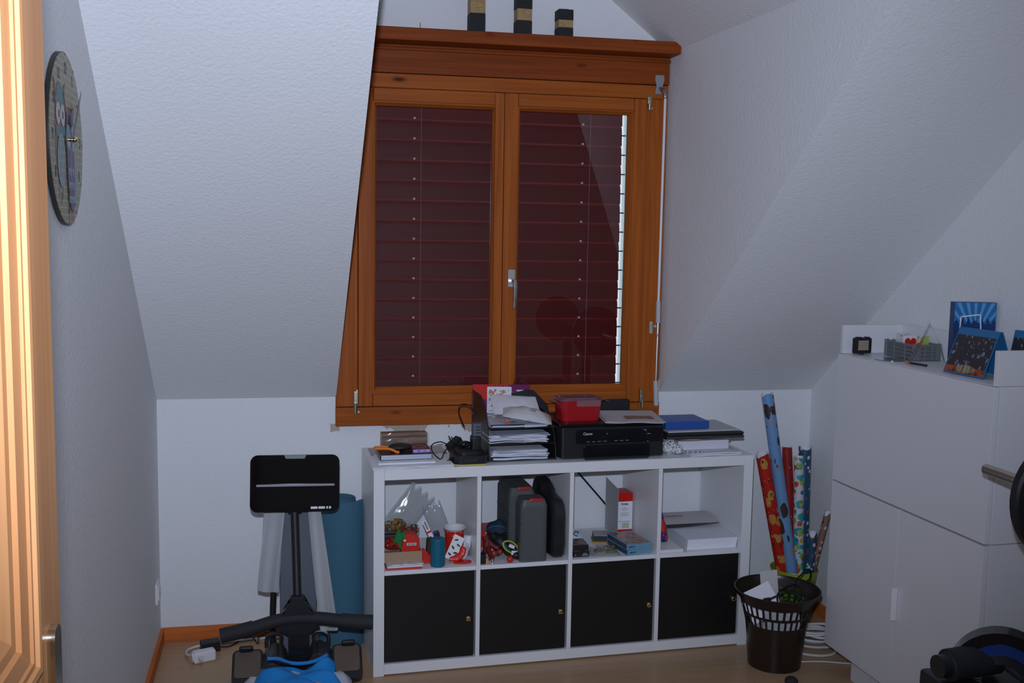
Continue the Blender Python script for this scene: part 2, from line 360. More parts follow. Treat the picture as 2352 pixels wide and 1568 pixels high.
# wall with the doorway the picture was taken from, and the hall behind it
DX0, DX1, DH = -0.56, 0.33, 2.06
bm = nb(); bb(bm, -1.0, DX0, YF - 0.12, YF, 0, CEIL); bb(bm, DX1, 2.3, YF - 0.12, YF, 0, CEIL); bb(bm, DX0, DX1, YF - 0.12, YF, DH, CEIL); struct(obj('wall_front', bm, M_wall, smooth=False))
bm = nb(); bb(bm, -1.6, -1.5, YH, YF - 0.1, 0, 2.5); bb(bm, 2.5, 2.6, YH, YF - 0.1, 0, 2.5); bb(bm, -1.6, 2.6, YH, YH + 0.1, 0, 2.5); bb(bm, -1.6, -0.9, YF - 0.12, YF - 0.02, 0, 2.5); bb(bm, 2.2, 2.6, YF - 0.12, YF - 0.02, 0, 2.5)
struct(obj('wall_hall', bm, M_wall, smooth=False))
bm = nb(); bb(bm, -1.6, 2.6, YH, YF - 0.1, 2.45, 2.55); struct(obj('ceiling_hall', bm, M_wall, smooth=False))
bm = nb()
for s in (DX0, DX1 - 0.05): bb(bm, s, s + 0.05, YF - 0.14, YF + 0.015, 0, DH, 0.004)
bb(bm, DX0, DX1, YF - 0.14, YF + 0.015, DH - 0.05, DH, 0.004)
struct(obj('trim_1', bm, M_door))
# baseboards
bm = nb(); bb(bm, XL(0) + 0.002, 1.895, -0.013, 0, 0, 0.056, 0.002); struct(obj('baseboard_back', bm, M_base))
bm = nb(); slab(bm, [(XL(-0.013), -0.013, 0), (XL(YF), YF, 0), (XL(YF), YF, 0.056), (XL(-0.013), -0.013, 0.056)], (0.013, 0, 0)); struct(obj('baseboard_left', bm, M_basey, smooth=False))
bm = nb(); slab(bm, [(XR(-0.013), -0.013, 0), (XR(YF), YF, 0), (XR(YF), YF, 0.056), (XR(-0.013), -0.013, 0.056)], (-0.013, 0, 0)); struct(obj('baseboard_right', bm, M_basey, smooth=False))

# ------------------------------------------------------------------ window_1
win = sroot('window_1')
def wp(name, x0, x1, y0, y1, z0, z1, m, par=win, bev=0.003):
    bm = nb(); bb(bm, x0, x1, y0, y1, z0, z1, bev); return obj(name, bm, m, par)
wp('jamb', -0.114, -0.030, -0.015, 0.062, 0.909, 2.137, M_pv); wp('jamb', 1.114, 1.206, -0.015, 0.062, 0.909, 2.137, M_pv)
wp('head_board', -0.114, 1.206, -0.017, 0.06, 2.137, 2.191, M_ph)
wp('blind_box_panel', -0.114, 1.208, -0.022, 0.06, 2.193, 2.300, M_pd)
wp('cornice_strip', -0.114, 1.209, -0.034, -0.020, 2.277, 2.290, M_pd, bev=0.005)
bm = nb(); bb(bm, -0.113, 1.212, -0.135, 0.0, 2.297, 2.344, 0.005); obj('ledge_board', bm, M_pd, win)
wp('sill_board', -0.116, 1.206, -0.027, 0.06, 0.834, 0.908, M_ph)
def casement(x0, x1, bx0, bx1, gx0, gx1):
    bm = nb(); y0, y1 = -0.031, 0.043; z0, z1 = 0.911, 2.134
    bb(bm, x0, bx0, y0, y1, z0, z1, 0.004)
    c = obj('casement', bm, M_pv, win)
    bm = nb(); bb(bm, bx1, x1, y0, y1, z0, z1, 0.004); obj('stile', bm, M_pv, c)
    bm = nb(); bb(bm, bx0 + 0.0004, bx1 - 0.0004, y0, y1, z0, 0.958, 0.004); obj('bottom_rail', bm, M_ph, c)
    bm = nb(); bb(bm, bx0 + 0.0004, bx1 - 0.0004, y0, y1, 2.086, z1, 0.004); obj('top_rail', bm, M_ph, c)
    # mitred glazing beads with a sloping inner face
    def bead(pts_a, pts_b, m):
        bm = nb(); a = [bm.verts.new(p) for p in pts_a]; b = [bm.verts.new(p) for p in pts_b]
        n = len(a)
        for i in range(n): bm.faces.new((a[i], a[(i + 1) % n], b[(i + 1) % n], b[i]))
        bm.faces.new(a); bm.faces.new(b[::-1]); obj('glazing_bead', bm, m, c, smooth=False)
    zo0, zo1, zi0, zi1 = 0.958, 2.086, 0.984, 2.070
    yf, yi = -0.024, -0.004
    def prof(px, pz, qx, qz): return [(px, yf, pz), (px + (qx - px) * 0.35, yf, pz + (qz - pz) * 0.35), (qx, yi, qz), (qx, 0.006, qz), (px, 0.006, pz)]
    bead(prof(bx0, zo0, gx0, zi0), prof(bx0, zo1, gx0, zi1), M_pv); bead(prof(bx1, zo0, gx1, zi0), prof(bx1, zo1, gx1, zi1), M_pv)
    bead(prof(bx0, zo0, gx0, zi0), prof(bx1, zo0, gx1, zi0), M_ph); bead(prof(bx0, zo1, gx0, zi1), prof(bx1, zo1, gx1, zi1), M_ph)
    bm = nb(); bb(bm, bx0, bx1, 0.008, 0.012, zo0, zo1); obj('glass_pane', bm, M_glass, c, smooth=False)
    bm = nb(); bb(bm, gx0 - 0.01, gx1 + 0.01, 0.014, 0.042, 0.962, 0.978, 0.002); obj('weather_bar', bm, mat('aluminium_bar', (0.30, 0.31, 0.28), 0.4, 0.7), c)
    return c
c1 = casement(-0.029, 0.531, 0.027, 0.507, 0.041, 0.492)
c2 = casement(0.535, 1.112, 0.589, 1.062, 0.603, 1.045)
bm = nb(); bb(bm, 0.497, 0.532, -0.040, -0.0305, 0.912, 2.132, 0.003); obj('cover_strip', bm, M_pv, c1)
def hinge(x, z0, z1, par, s=1):
    bm = nb(); h = z1 - z0
    box(bm, (x, -0.037, z0 + h * 0.62), (0.016, 0.012, h * 0.62), 0.002); box(bm, (x + 0.004 * s, -0.036, z1 - h * 0.12), (0.007, 0.010, h * 0.24), 0.001)
    cyl(bm, (x - 0.002 * s, -0.045, z0 + h * 0.02), (x - 0.002 * s, -0.045, z0 + h * 0.46), 0.0065, seg=14); cyl(bm, (x + 0.010 * s, -0.034, z0 + 0.008), (x + 0.010 * s, -0.042, z0 + 0.008), 0.005, seg=12)
    h_ = obj('hinge', bm, M_zinc, par)
    bm = nb(); cyl(bm, (x, -0.045, z0 + h * 0.6), (x, -0.0425, z0 + h * 0.6), 0.004, seg=10); obj('screw', bm, M_chrome, h_) if False else obj('screw', bm, M_chrome, par)
hinge(-0.038, 0.885, 0.980, c1, 1); hinge(1.124, 0.887, 0.965, c2, -1); hinge(1.121, 2.088, 2.146, c2, 1)
# window handle
bm = nb(); prism(bm, rrect(0.028, 0.068, 0.004), 0.008, T(0.571, -0.031, 1.416) @ XZ); h1 = obj('handle_plate', bm, M_chrome, c2)
bm = nb(); cyl(bm, (0.571, -0.038, 1.404), (0.571, -0.070, 1.404), 0.0085, seg=14)
tube(bm, [(0.572, -0.066, 1.410), (0.577, -0.072, 1.400), (0.579, -0.074, 1.37), (0.578, -0.072, 1.33), (0.577, -0.070, 1.297)], [0.009, 0.010, 0.009, 0.007, 0.006], 10, sm=4); obj('handle_lever', bm, M_chrome, c2)

# ------------------------------------------------------------------ red slatted blind outside the glass
M_slat = mat('dark_red_lacquer', A(68, 13, 13), 0.5, spec=0.3)
bl = thing('venetian_blind', 'closed dark red slatted outdoor blind behind the window glass', 'blind', (0, 0.105, 0.95))
def slat_bm():
    bm = nb(); prof = []
    prof = [(p.x, p.y) for p in smooth_path([(0.0115, 0.0015, 0), (0.0065, -0.0050, 0), (0.0015, -0.0120, 0), (-0.0015, -0.024, 0), (-0.0028, -0.045, 0), (-0.0036, -0.066, 0), (-0.0042, -0.0815, 0)], 2)]
    fr = [(y - 0.0005, z) for y, z in prof]; bk = [(y + 0.0005, z) for y, z in prof][::-1]
    prism(bm, fr + bk, 1.054, T(0, 0, 0) @ YZ); return bm
s0 = obj('slat', slat_bm(), M_slat, bl, (0, 0, 2.038 + 0.0789 * 1 - 0.95), smooth=True, ang=30)
for k in range(1, 16):
    s = s0.copy(); col.objects.link(s); s.parent = bl; s.location = (0, 0.0004 * ((k * 5) % 3), 2.038 + 0.0789 * (1 - k) - 0.95); s.rotation_euler = (R(((k * 7) % 5 - 2) * 0.25), 0, 0)
M_glint = mat('white_clip_glint', (0.92, 0.92, 0.90), 0.15)  # ladder clips in bright white, standing in for daylight glints at the cord holes
bm = nb(); box(bm, (0, -0.0075, 0), (0.009, 0.005, 0.008), 0.002); c0 = obj('ladder_clip_glint', bm, M_glint, bl, (0.198, 0, 2.038 - 0.95))
for k in range(14):
    for x in (0.198, 0.887):
        if k == 0 and x < 0.2: continue
        c = c0.copy(); col.objects.link(c); c.parent = bl; c.location = (x, 0, 2.038 - 0.0789 * k - 0.95)
for x in (0.224, 0.916):
    bm = nb(); cyl(bm, (x, -0.016, 0.03), (x, -0.016, 1.17), 0.0008, seg=6); obj('lift_cord', bm, mat('grey_cord', (0.4, 0.36, 0.36), 0.6), bl)
for x in (1.068, -0.004):
    bm = nb(); bb(bm, x, x + 0.018, -0.018, 0.022, -0.05, 1.3, 0.002); obj('guide_rail', bm, mat('teal_grey_rail', (0.22, 0.28, 0.30), 0.35, 0.6), bl)
for k in range(15):
    bm = nb(); z = 2.038 - 0.0789 * k - 0.95; cyl(bm, (1.050, 0.0, z - 0.0395), (1.072, 0.0, z - 0.0395), 0.0028, seg=8); obj('guide_pin', bm, M_blackp, bl)

# crank that works the blind
cr = thing('blind_crank', 'grey winding crank with a long white rod hanging beside the window', 'crank', (1.165, -0.022, 2.19))
bm = nb(); prism(bm, [(-0.018, 0.040), (0.018, 0.040), (0.020, 0.02), (0.014, 0.0), (0.016, -0.034), (-0.018, -0.034), (-0.012, 0.0), (-0.018, 0.022)], 0.003, T(0, 0, 0) @ XZ); obj('mounting_plate', bm, M_grey, cr)
for dx, dz in ((-0.013, 0.034), (0.013, 0.034)):
    bm = nb(); cyl(bm, (dx, -0.002, dz), (dx, -0.0045, dz), 0.002, seg=8); obj('screw', bm, M_chrome, cr)
bm = nb(); tube(bm, [(0.004, -0.003, -0.012), (0.006, -0.02, -0.018), (0.012, -0.034, -0.036), (0.014, -0.036, -0.055)], [0.008, 0.010, 0.009, 0.007], 12, sm=4); obj('universal_joint', bm, mat('worn_metal', (0.35, 0.32, 0.28), 0.35, 0.8), cr)
bm = nb(); cyl(bm, (0.014, -0.036, -0.050), (0.012, -0.036, -0.862), 0.0055, seg=12); obj('rod', bm, mat('white_rod', (0.72, 0.72, 0.74), 0.3), cr)
bm = nb(); cyl(bm, (0.012, -0.036, -0.862), (0.013, -0.036, -0.950), 0.0095, seg=14); obj('grip', bm, mat('pale_grey_grip', (0.50, 0.50, 0.50), 0.5), cr)
bm = nb(); cyl(bm, (0.013, -0.036, -0.950), (0.011, -0.036, -1.19), 0.0042, seg=10); sph(bm, (0.011, -0.036, -1.000), 0.006); obj('folding_arm', bm, M_chrome, cr)
bm = nb(); cyl(bm, (0.011, -0.036, -1.188), (0.016, -0.036, -1.288), 0.0105, seg=14); cyl(bm, (0.016, -0.036, -1.288), (0.016, -0.036, -1.294), 0.0105, 0.005, seg=14); obj('grip', bm, mat('pale_grey_grip', (0.50, 0.50, 0.50), 0.5), cr)
bm = nb(); prism(bm, rrect(0.014, 0.05, 0.005), 0.004, T(-0.005, -0.001, -0.972) @ XZ); box(bm, (0.004, -0.018, -0.965), (0.012, 0.03, 0.012), 0.003); obj('holder_clip', bm, mat('beige_clip', (0.42, 0.40, 0.34), 0.5), cr)

# ------------------------------------------------------------------ door_1, standing open along the left
dr = sroot('door_1', (-0.515, -2.952, 0))
def dp(name, y0, y1, z0, z1, m, x0=-0.04, x1=0.0):
    bm = nb(); bb(bm, x0, x1, y0, y1, z0, z1, 0.002); return obj(name, bm, m, dr)
DW, ST, ZP = 0.86, 0.094, 1.178
dp('stile', -ST, 0, 0.01, 2.02, M_door); dp('stile', -DW, -DW + ST, 0.01, 2.02, M_door)
dp('rail', -DW + ST, -ST, 1.90, 2.02, M_doorh); dp('rail', -DW + ST, -ST, 0.98, ZP - 0.012, M_doorh); dp('rail', -DW + ST, -ST, 0.01, 0.20, M_doorh)
for z0, z1 in ((ZP, 1.90), (0.20, 0.98)):
    bm = nb(); bb(bm, -0.036, -0.0245, -DW + ST, -ST, z0 - 0.012, z1); obj('panel', bm, M_door, dr)
    prof = [(0, 0), (0.002, 0.003), (0.008, 0.002), (0.0095, -0.002), (0.015, -0.002), (0.0165, -0.005), (0.034, -0.008), (0.036, -0.013), (0.046, -0.014), (0.062, -0.0245), (0.062, -0.03), (0, -0.03)]
    ya, yb, za, zb = -ST, -DW + ST, z0 - 0.012, z1
    corners = [(ya, za), (ya, zb), (yb, zb), (yb, za)]; inn = [(-1, 1), (-1, -1), (1, -1), (1, 1)]
    for i in range(4):
        j = (i + 1) % 4; bm = nb()
        a = [bm.verts.new((h, corners[i][0] + inn[i][0] * d, corners[i][1] + inn[i][1] * d)) for d, h in prof]
        b = [bm.verts.new((h, corners[j][0] + inn[j][0] * d, corners[j][1] + inn[j][1] * d)) for d, h in prof]
        n = len(prof)
        for q in range(n): bm.faces.new((a[q], a[(q + 1) % n], b[(q + 1) % n], b[q]))
        bm.faces.new(a); bm.faces.new(b[::-1]); obj('moulding', bm, M_door if i % 2 == 0 else M_doorh, dr, smooth=False)
M_dh = mat('satin_brass_handle', (0.66, 0.60, 0.47), 0.22, 1.0)
bm = nb(); prism(bm, rrect(0.030, 0.25, 0.012), 0.008, T(0, -0.052, 1.072) @ YZ); obj('handle_plate', bm, M_dh, dr)
bm = nb(); cyl(bm, (0.008, -0.052, 1.06), (0.05, -0.052, 1.06), 0.009, seg=14); tube(bm, [(0.047, -0.046, 1.06), (0.052, -0.06, 1.06), (0.053, -0.11, 1.058), (0.053, -0.165, 1.056)], [0.009, 0.010, 0.009, 0.008], 12, sm=4); obj('handle_lever', bm, M_dh, dr)
bm = nb(); prism(bm, circ(0.012, 16), 0.003, T(0.012, -0.052, 0.985) @ YZ); obj('key', bm, M_chrome, dr)
# socket low on the left wall by the corner
so = thing('power_socket', 'white wall socket plate low on the wall beside the corner', 'socket', (XL(-0.13) + 0.0005, -0.13, 0.241), R(0.9))
bm = nb(); prism(bm, rrect(0.075, 0.078, 0.006), 0.008, YZ); obj('plate', bm, M_white, so)
bm = nb(); prism(bm, rrect(0.05, 0.05, 0.004), 0.004, T(0.008, 0, 0) @ YZ); obj('insert', bm, M_white, so)
for a in (90, 210, 330):
    bm = nb(); prism(bm, circ(0.003, 10), 0.0006, T(0.012, 0.010 * math.cos(R(a)), 0.010 * math.sin(R(a))) @ YZ); obj('pin_hole', bm, M_black, so)

# ================================================================== low shelving unit under the window
SA = R(2.6023); SO = Vector((0.0, -0.4634, 0.0)); CS, SN = math.cos(SA), math.sin(SA)
def SH(x, y, z): return Vector((SO.x + x * CS - y * SN, SO.y + x * SN + y * CS, z))
W_, D_, H_, TK, GP, CW = 1.465, 0.39, 0.758, 0.039, 0.0157, 0.335
def cellx(i): return TK + i * (CW + GP)
su = thing('shelving_unit', 'low white shelving unit of eight compartments with four black doors below', 'shelf', SO, SA)
def sp(name, *a, m=M_white, bev=0.0015):
    bm = nb(); bb(bm, *a, bev); return obj(name, bm, m, su)
Z0, Z1, Z2, ZT = 0.044, 0.3725, 0.388, 0.719
sp('side_panel', 0, TK, 0, D_, 0, H_); sp('side_panel', W_ - TK, W_, 0, D_, 0, H_)
sp('top_panel', TK, W_ - TK, 0, D_, ZT, H_); sp('bottom_panel', TK, W_ - TK, 0, D_, 0.006, Z0)
for i in range(3): sp('divider', cellx(i) + CW, cellx(i) + CW + GP, 0, D_, Z0, ZT)
for i in range(4): sp('shelf_board', cellx(i), cellx(i) + CW, 0, D_, Z1, Z2)
M_sdoor = mat('black_brown_door', (0.010, 0.0095, 0.0095), 0.42, bump=(220, 0.05, 0.001))
for i in range(4):
    bm = nb(); x = cellx(i); bb(bm, x + 0.002, x + CW - 0.006, 0.006, 0.022, Z0 + 0.004, Z1 - 0.002, 0.002); d = obj('door', bm, M_sdoor, su)
    bm = nb(); lathe(bm, [(0, 0), (0.006, 0), (0.0045, 0.004), (0.0045, 0.008), (0.008, 0.011), (0.0102, 0.016), (0.0095, 0.021), (0.006, 0.0245), (0, 0.0255)], 18, T(x + CW - 0.030, 0.006, 0.196) @ XZ); obj('knob', bm, M_brass, d)

def box_thing(name, label, cat, x, y, z, w, d, h, m, rz=0.0, bev=0.002, group=None, rot=None):
    'plain solid resting at shelf-local x,y (front left) and z'
    bm = nb(); bb(bm, 0, w, 0, d, 0, h, bev); o = obj(name, bm, m, None, SH(x, y, z), (0, 0, SA + rz) if rot is None else (rot[0], rot[1], SA + rot[2])); return tag(o, label, cat, group)
def S(name, label, cat, x, y, z, rz=0.0, group=None): return thing(name, label, cat, SH(x, y, z), SA + rz, group)
def stack(name, label, x, y, z, w, d, n, t, m, rz=0.0, jit=0.006, seed=1, wav=0.0):
    rr = random.Random(seed); o = S(name, label, 'paper', x, y, z, rz)
    for k in range(n):
        dx, dy, a = rr.uniform(-jit, jit), rr.uniform(-jit, jit), rr.uniform(-1, 1) * jit * 2
        ph = rr.uniform(0, 6)
        bm = nb(); sheet(bm, lambda u, v: Vector((u * w, v * d, wav * (0.5 + 0.5 * math.sin(u * 9 + ph)) * (1 - v))), 14 if wav else 1, 2 if wav else 1, t * 0.92)
        obj('sheet', bm, m if not isinstance(m, list) else m[k % len(m)], o, (dx, dy, t * (k + 1)), (0, 0, a), smooth=False)
    return o
TOP = H_ + 0.0004

# ------------------------------------------------------------------ on top, left end
stack('paper_stack', 'loose white sheets lying at the end of the shelf top under a silver-edged drive', -0.004, -0.006, TOP, 0.290, 0.20, 5, 0.0018, M_paper, 0.0, 0.003, 3, 0.0015)
box_thing('booklet', 'thin white booklet between the loose sheets and the dark drive', 'booklet', 0.020, 0.026, TOP + 0.0108, 0.205, 0.15, 0.0065, M_paper, bev=0.001)
dv = S('disc_drive', 'flat dark drive with a silver front edge on white papers', 'drive', 0.030, 0.062, TOP + 0.0175)
bm = nb(); bb(bm, 0, 0.190, 0.0015, 0.145, 0.002, 0.021, 0.002); obj('case', bm, mat('dark_brown_case', (0.03, 0.022, 0.02), 0.35), dv)
bm = nb(); bb(bm, 0.004, 0.187, -0.001, 0.002, 0.003, 0.019, 0.001); obj('front_edge', bm, mat('satin_silver', (0.62, 0.68, 0.78), 0.35, 0.6), dv)
for x in (0.012, 0.178):
    for y in (0.012, 0.13):
        bm = nb(); cyl(bm, (x, y, 0), (x, y, 0.0025), 0.005, seg=10); obj('foot', bm, M_rubber, dv)
M_amber = glassy('amber_sheet', (0.62, 0.30, 0.25), 0.15, film=((0.30, 0.10, 0.08), 0.45))
bm = nb(); prism(bm, rrect(0.285, 0.135, 0.01, cx=0.1425, cy=0.0675), 0.004); tag(obj('document_sleeve', bm, M_amber, None, SH(0.020, 0.225, TOP), (0, 0, SA)), 'reddish see-through plastic sleeve lying flat behind the disc drive', 'sleeve')
ch = S('chocolate_box', 'brown gift box wrapped in shiny cellophane leaning at the back of the shelf top', 'box', 0.062, 0.292, TOP + 0.0045)
bm = nb(); bb(bm, 0.003, 0.178, 0.003, 0.05, 0.001, 0.066, 0.002); obj('carton', bm, mat('copper_brown_card', (0.20, 0.11, 0.07), 0.35, noise=((6, 6, 60), (0.32, 0.20, 0.13), 0.45, 0.6)), ch)
bm = nb(); bb(bm, 0.006, 0.174, 0.0015, 0.003, 0.050, 0.056, 0.0005); obj('band', bm, mat('dark_red_brown_band', (0.10, 0.025, 0.015), 0.4), ch)
bm = nb()
def cel(u, v): return Vector((-0.002 + u * 0.185, -0.001 - 0.0045 * abs(math.sin(v * 9 + 0.7 * math.sin(u * 17))) * (0.4 + 0.6 * math.sin(u * 3.1)), 0.001 + v * 0.068))
sheet(bm, cel, 40, 16); obj('cellophane', bm, glassy('cellophane', (0.92, 0.90, 0.88), 0.08, film=((0.6, 0.58, 0.56), 0.10)), ch)
gd = S('handheld_gadget', 'round black gadget with a bright orange wrist strap on the dark drive', 'gadget', 0.085, 0.125, TOP + 0.0388)
bm = nb(); sph(bm, (0.025, 0.0, 0.0145), 0.0145, (3.0, 2.0, 1.0), 24); obj('body', bm, mat('black_soft', (0.012, 0.011, 0.011), 0.55), gd)
bm = nb(); tube(bm, [(0.018, -0.036, 0.004), (0.008, -0.034, 0.004), (-0.004, -0.028, 0.010), (-0.020, -0.022, 0.014), (-0.044, -0.020, 0.015), (-0.064, -0.018, 0.016), (-0.068, 0.0, 0.016), (-0.050, 0.006, 0.016), (-0.020, 0.004, 0.014)], 0.0052, 8, sm=5, flat=0.55); obj('strap', bm, mat('orange_strap', (0.85, 0.20, 0.02), 0.5), gd)
pb = S('power_bank', 'slim power bank with a dark top and lilac port edge', 'power bank', 0.150, 0.080, TOP + 0.0388, R(1))
bm = nb(); prism(bm, rrect(0.066, 0.105, 0.006, cx=0.033, cy=0.0525), 0.013); obj('shell', bm, mat('dark_violet_shell', (0.05, 0.035, 0.06), 0.25), pb)
bm = nb(); bb(bm, 0.002, 0.064, -0.0012, 0.0006, 0.001, 0.012, 0.0005); obj('port_edge', bm, mat('lilac_edge', (0.50, 0.32, 0.85), 0.4), pb)
bm = nb(); bb(bm, 0.018, 0.028, -0.0018, -0.001, 0.0055, 0.0085, 0.0004); obj('port', bm, M_black, pb)
bm = nb(); bb(bm, 0.038, 0.051, -0.0018, -0.001, 0.004, 0.0095, 0.0004); obj('port', bm, mat('brass_port', (0.45, 0.35, 0.12), 0.4, 0.5), pb)
bm = nb(); lathe(bm, [(0.0235, 0.013), (0.0245, 0.0136), (0.0255, 0.013)], 28, T(0.033, 0.045, 0)); obj('charging_ring', bm, mat('grey_ring', (0.30, 0.26, 0.32), 0.4), pb)

# ------------------------------------------------------------------ charger, adapters and their leads
cg = S('charging_dock', 'black charging dock with a thin yellow base line at the front of the shelf top', 'charger', 0.357, 0.082, TOP)
bm = nb(); prism(bm, rrect(0.124, 0.13, 0.028, 6), 0.003); obj('base_line', bm, mat('yellow_line', (0.72, 0.52, 0.03), 0.5), cg)
bm = nb(); prism(bm, rrect(0.126, 0.132, 0.029, 6), 0.030, z0=0.003); o_ = obj('base', bm, M_blackp, cg)
bm = nb(); prism(bm, rrect(0.10, 0.10, 0.03, 6), 0.010, T(0, 0.006, 0.033)); obj('top_step', bm, M_blackp, cg)
bm = nb(); box(bm, (0.03, 0.02, 0.066), (0.034, 0.05, 0.05), 0.006); obj('contact_post', bm, M_blackp, cg)
bm = nb(); prism(bm, rrect(0.064, 0.013, 0.002), 0.0006, T(-0.006, -0.0662, 0.018) @ XZ); obj('badge', bm, mat('charcoal_badge', (0.02, 0.021, 0.022), 0.3), cg)
text('KÄRCHER', 0.0105, mat('dim_lettering', (0.05, 0.05, 0.05), 0.3), cg, (-0.006, -0.0670, 0.0175), FRONT, 0.0002, bold=0.0003)
ad = S('power_adapter', 'black plug-in power adapter tipped over behind the charging dock', 'adapter', 0.330, 0.200, TOP, R(24))
bm = nb(); box(bm, (0, 0, 0.037), (0.060, 0.036, 0.042), 0.004, (0, R(-32), 0)); obj('body', bm, M_black, ad)
for y in (-0.009, 0.009):
    bm = nb(); cyl(bm, (-0.012, y, 0.056), (-0.024, y, 0.073), 0.0024, seg=10); obj('pin', bm, M_dgrey, ad)
sh = S('shaver_head', 'small round black appliance lying among the leads on the shelf top', 'appliance', 0.352, 0.128, TOP + 0.0435)
bm = nb(); sph(bm, (0, 0, 0.012), 0.012, (2.0, 1.4, 1.0), 18); obj('body', bm, M_blackg, sh); bm = nb(); lathe(bm, [(0.008, 0), (0.011, 0.004), (0.008, 0.008)], 16, T(0.012, -0.014, 0.006) @ XZ); obj('collar', bm, M_blackp, sh)
hb = S('usb_charger', 'small grey USB plug with three slots on the charging dock', 'charger', 0.392, 0.104, TOP + 0.0915)
bm = nb(); prism(bm, rrect(0.034, 0.03, 0.006), 0.046, T(0, 0, 0)); obj('body', bm, mat('slate_grey', (0.10, 0.115, 0.15), 0.5), hb)
for k in range(3):
    bm = nb(); box(bm, (0.002, -0.0152, 0.012 + k * 0.011), (0.017, 0.001, 0.003), 0.0004); obj('slot', bm, M_black, hb)
def cable(name, label, pts, r, m, sm=6, cat='cable'):
    bm = nb(); tube(bm, pts, r, 8, sm=sm); return tag(obj(name, bm, m), label, cat)
q = lambda x, y, z: SH(x, y, z)
cable('black_cable', 'black lead looping up over the adapter beside the letter tray', [q(0.398, 0.108, 0.898), q(0.394, 0.12, 0.925), q(0.372, 0.15, 0.955), q(0.346, 0.17, 0.955), q(0.338, 0.18, 0.93), q(0.350, 0.19, 0.895), q(0.365, 0.2, 0.865)], 0.0022, M_bcable)
cable('black_cable', 'thin black lead looping from the power bank to the adapter', [q(0.300, 0.20, 0.800), q(0.270, 0.19, 0.812), q(0.235, 0.16, 0.808), q(0.232, 0.13, 0.788), q(0.250, 0.09, 0.770), q(0.262, 0.10, 0.7705), q(0.276, 0.13, 0.786), q(0.30, 0.17, 0.797)], 0.0022, M_bcable)
bm = nb(); cyl(bm, q(0.284, 0.055, 0.7745), q(0.312, 0.075, 0.776), 0.007, seg=12); cyl(bm, q(0.272, 0.046, 0.7735), q(0.284, 0.055, 0.7745), 0.0015, seg=6); tag(obj('jack_plug', bm, M_black), 'short black jack plug beside the charging dock', 'plug')

# ------------------------------------------------------------------ letter tray
lt = S('letter_tray', 'black three-tier letter tray full of post beside the printer', 'letter tray', 0.427, 0.050, TOP)
LW, LD = 0.258, 0.31
bm = nb(); side = [(0, 0), (LD, 0), (LD, 0.215), (LD - 0.02, 0.222), (0.14, 0.208), (0.07, 0.185), (0.03, 0.145), (0.01, 0.10)]
M_tray = mat('black_tray', (0.018, 0.017, 0.016), 0.42)
prism(bm, [(0, 0), (LD, 0), (LD, 0.224), (0.16, 0.224), (0.10, 0.205), (0.055, 0.165), (0.025, 0.11), (0.006, 0.04)], 0.004, YZ); obj('side_wall', bm, M_tray, lt)
bm = nb(); prism(bm, [(0, 0), (LD, 0), (LD, 0.16), (0.16, 0.16), (0.10, 0.148), (0.055, 0.12), (0.025, 0.08), (0.006, 0.03)], 0.004, T(LW - 0.004, 0, 0) @ YZ); obj('side_wall', bm, M_tray, lt)
for k in range(3):
    z = 0.004 + 0.059 * k
    bm = nb(); bb(bm, 0.004, LW - 0.004, 0.0, LD, z, z + 0.003); bb(bm, 0.004, 0.132, -0.003, 0.001, z, z + 0.017, 0.001); bb(bm, 0.004, LW - 0.004, LD - 0.003, LD, z, z + 0.03); obj('tier', bm, M_tray, lt)
M_post = [M_paper, M_paperg, mat('blue_white_paper', (0.62, 0.66, 0.80), 0.7)]
stack('paper_pile', 'pile of opened letters in the bottom tier of the letter tray', 0.442, 0.040, TOP + 0.008, 0.205, 0.27, 9, 0.0036, M_post, R(-1), 0.010, 11, 0.002)
stack('paper_pile', 'pile of envelopes in the middle tier of the letter tray', 0.436, 0.045, TOP + 0.067, 0.215, 0.27, 8, 0.0036, M_post, R(1), 0.010, 12, 0.003)
stack('paper_pile', 'flat sheets in a clear sleeve in the top tier of the letter tray', 0.436, 0.048, TOP + 0.126, 0.21, 0.26, 3, 0.0028, M_post, 0, 0.006, 13, 0.001)
for k, (nm, lb, x, z, rz) in enumerate((('envelope', 'open letter sticking out askew from the middle tier', 0.470, TOP + 0.097, R(16)), ('envelope', 'folded letter sticking out askew from the bottom tier', 0.455, TOP + 0.0415, R(10)))):
    bm = nb(); sheet(bm, lambda u, v: Vector((u * 0.20, v * 0.20, 0.002 * math.sin(u * 3.1))), 8, 2, 0.0012); tag(obj(nm, bm, M_post[(k + 2) % 3], None, SH(x, 0.028 - 0.01 * k, z), (0, 0, SA + rz)), lb, 'envelope')
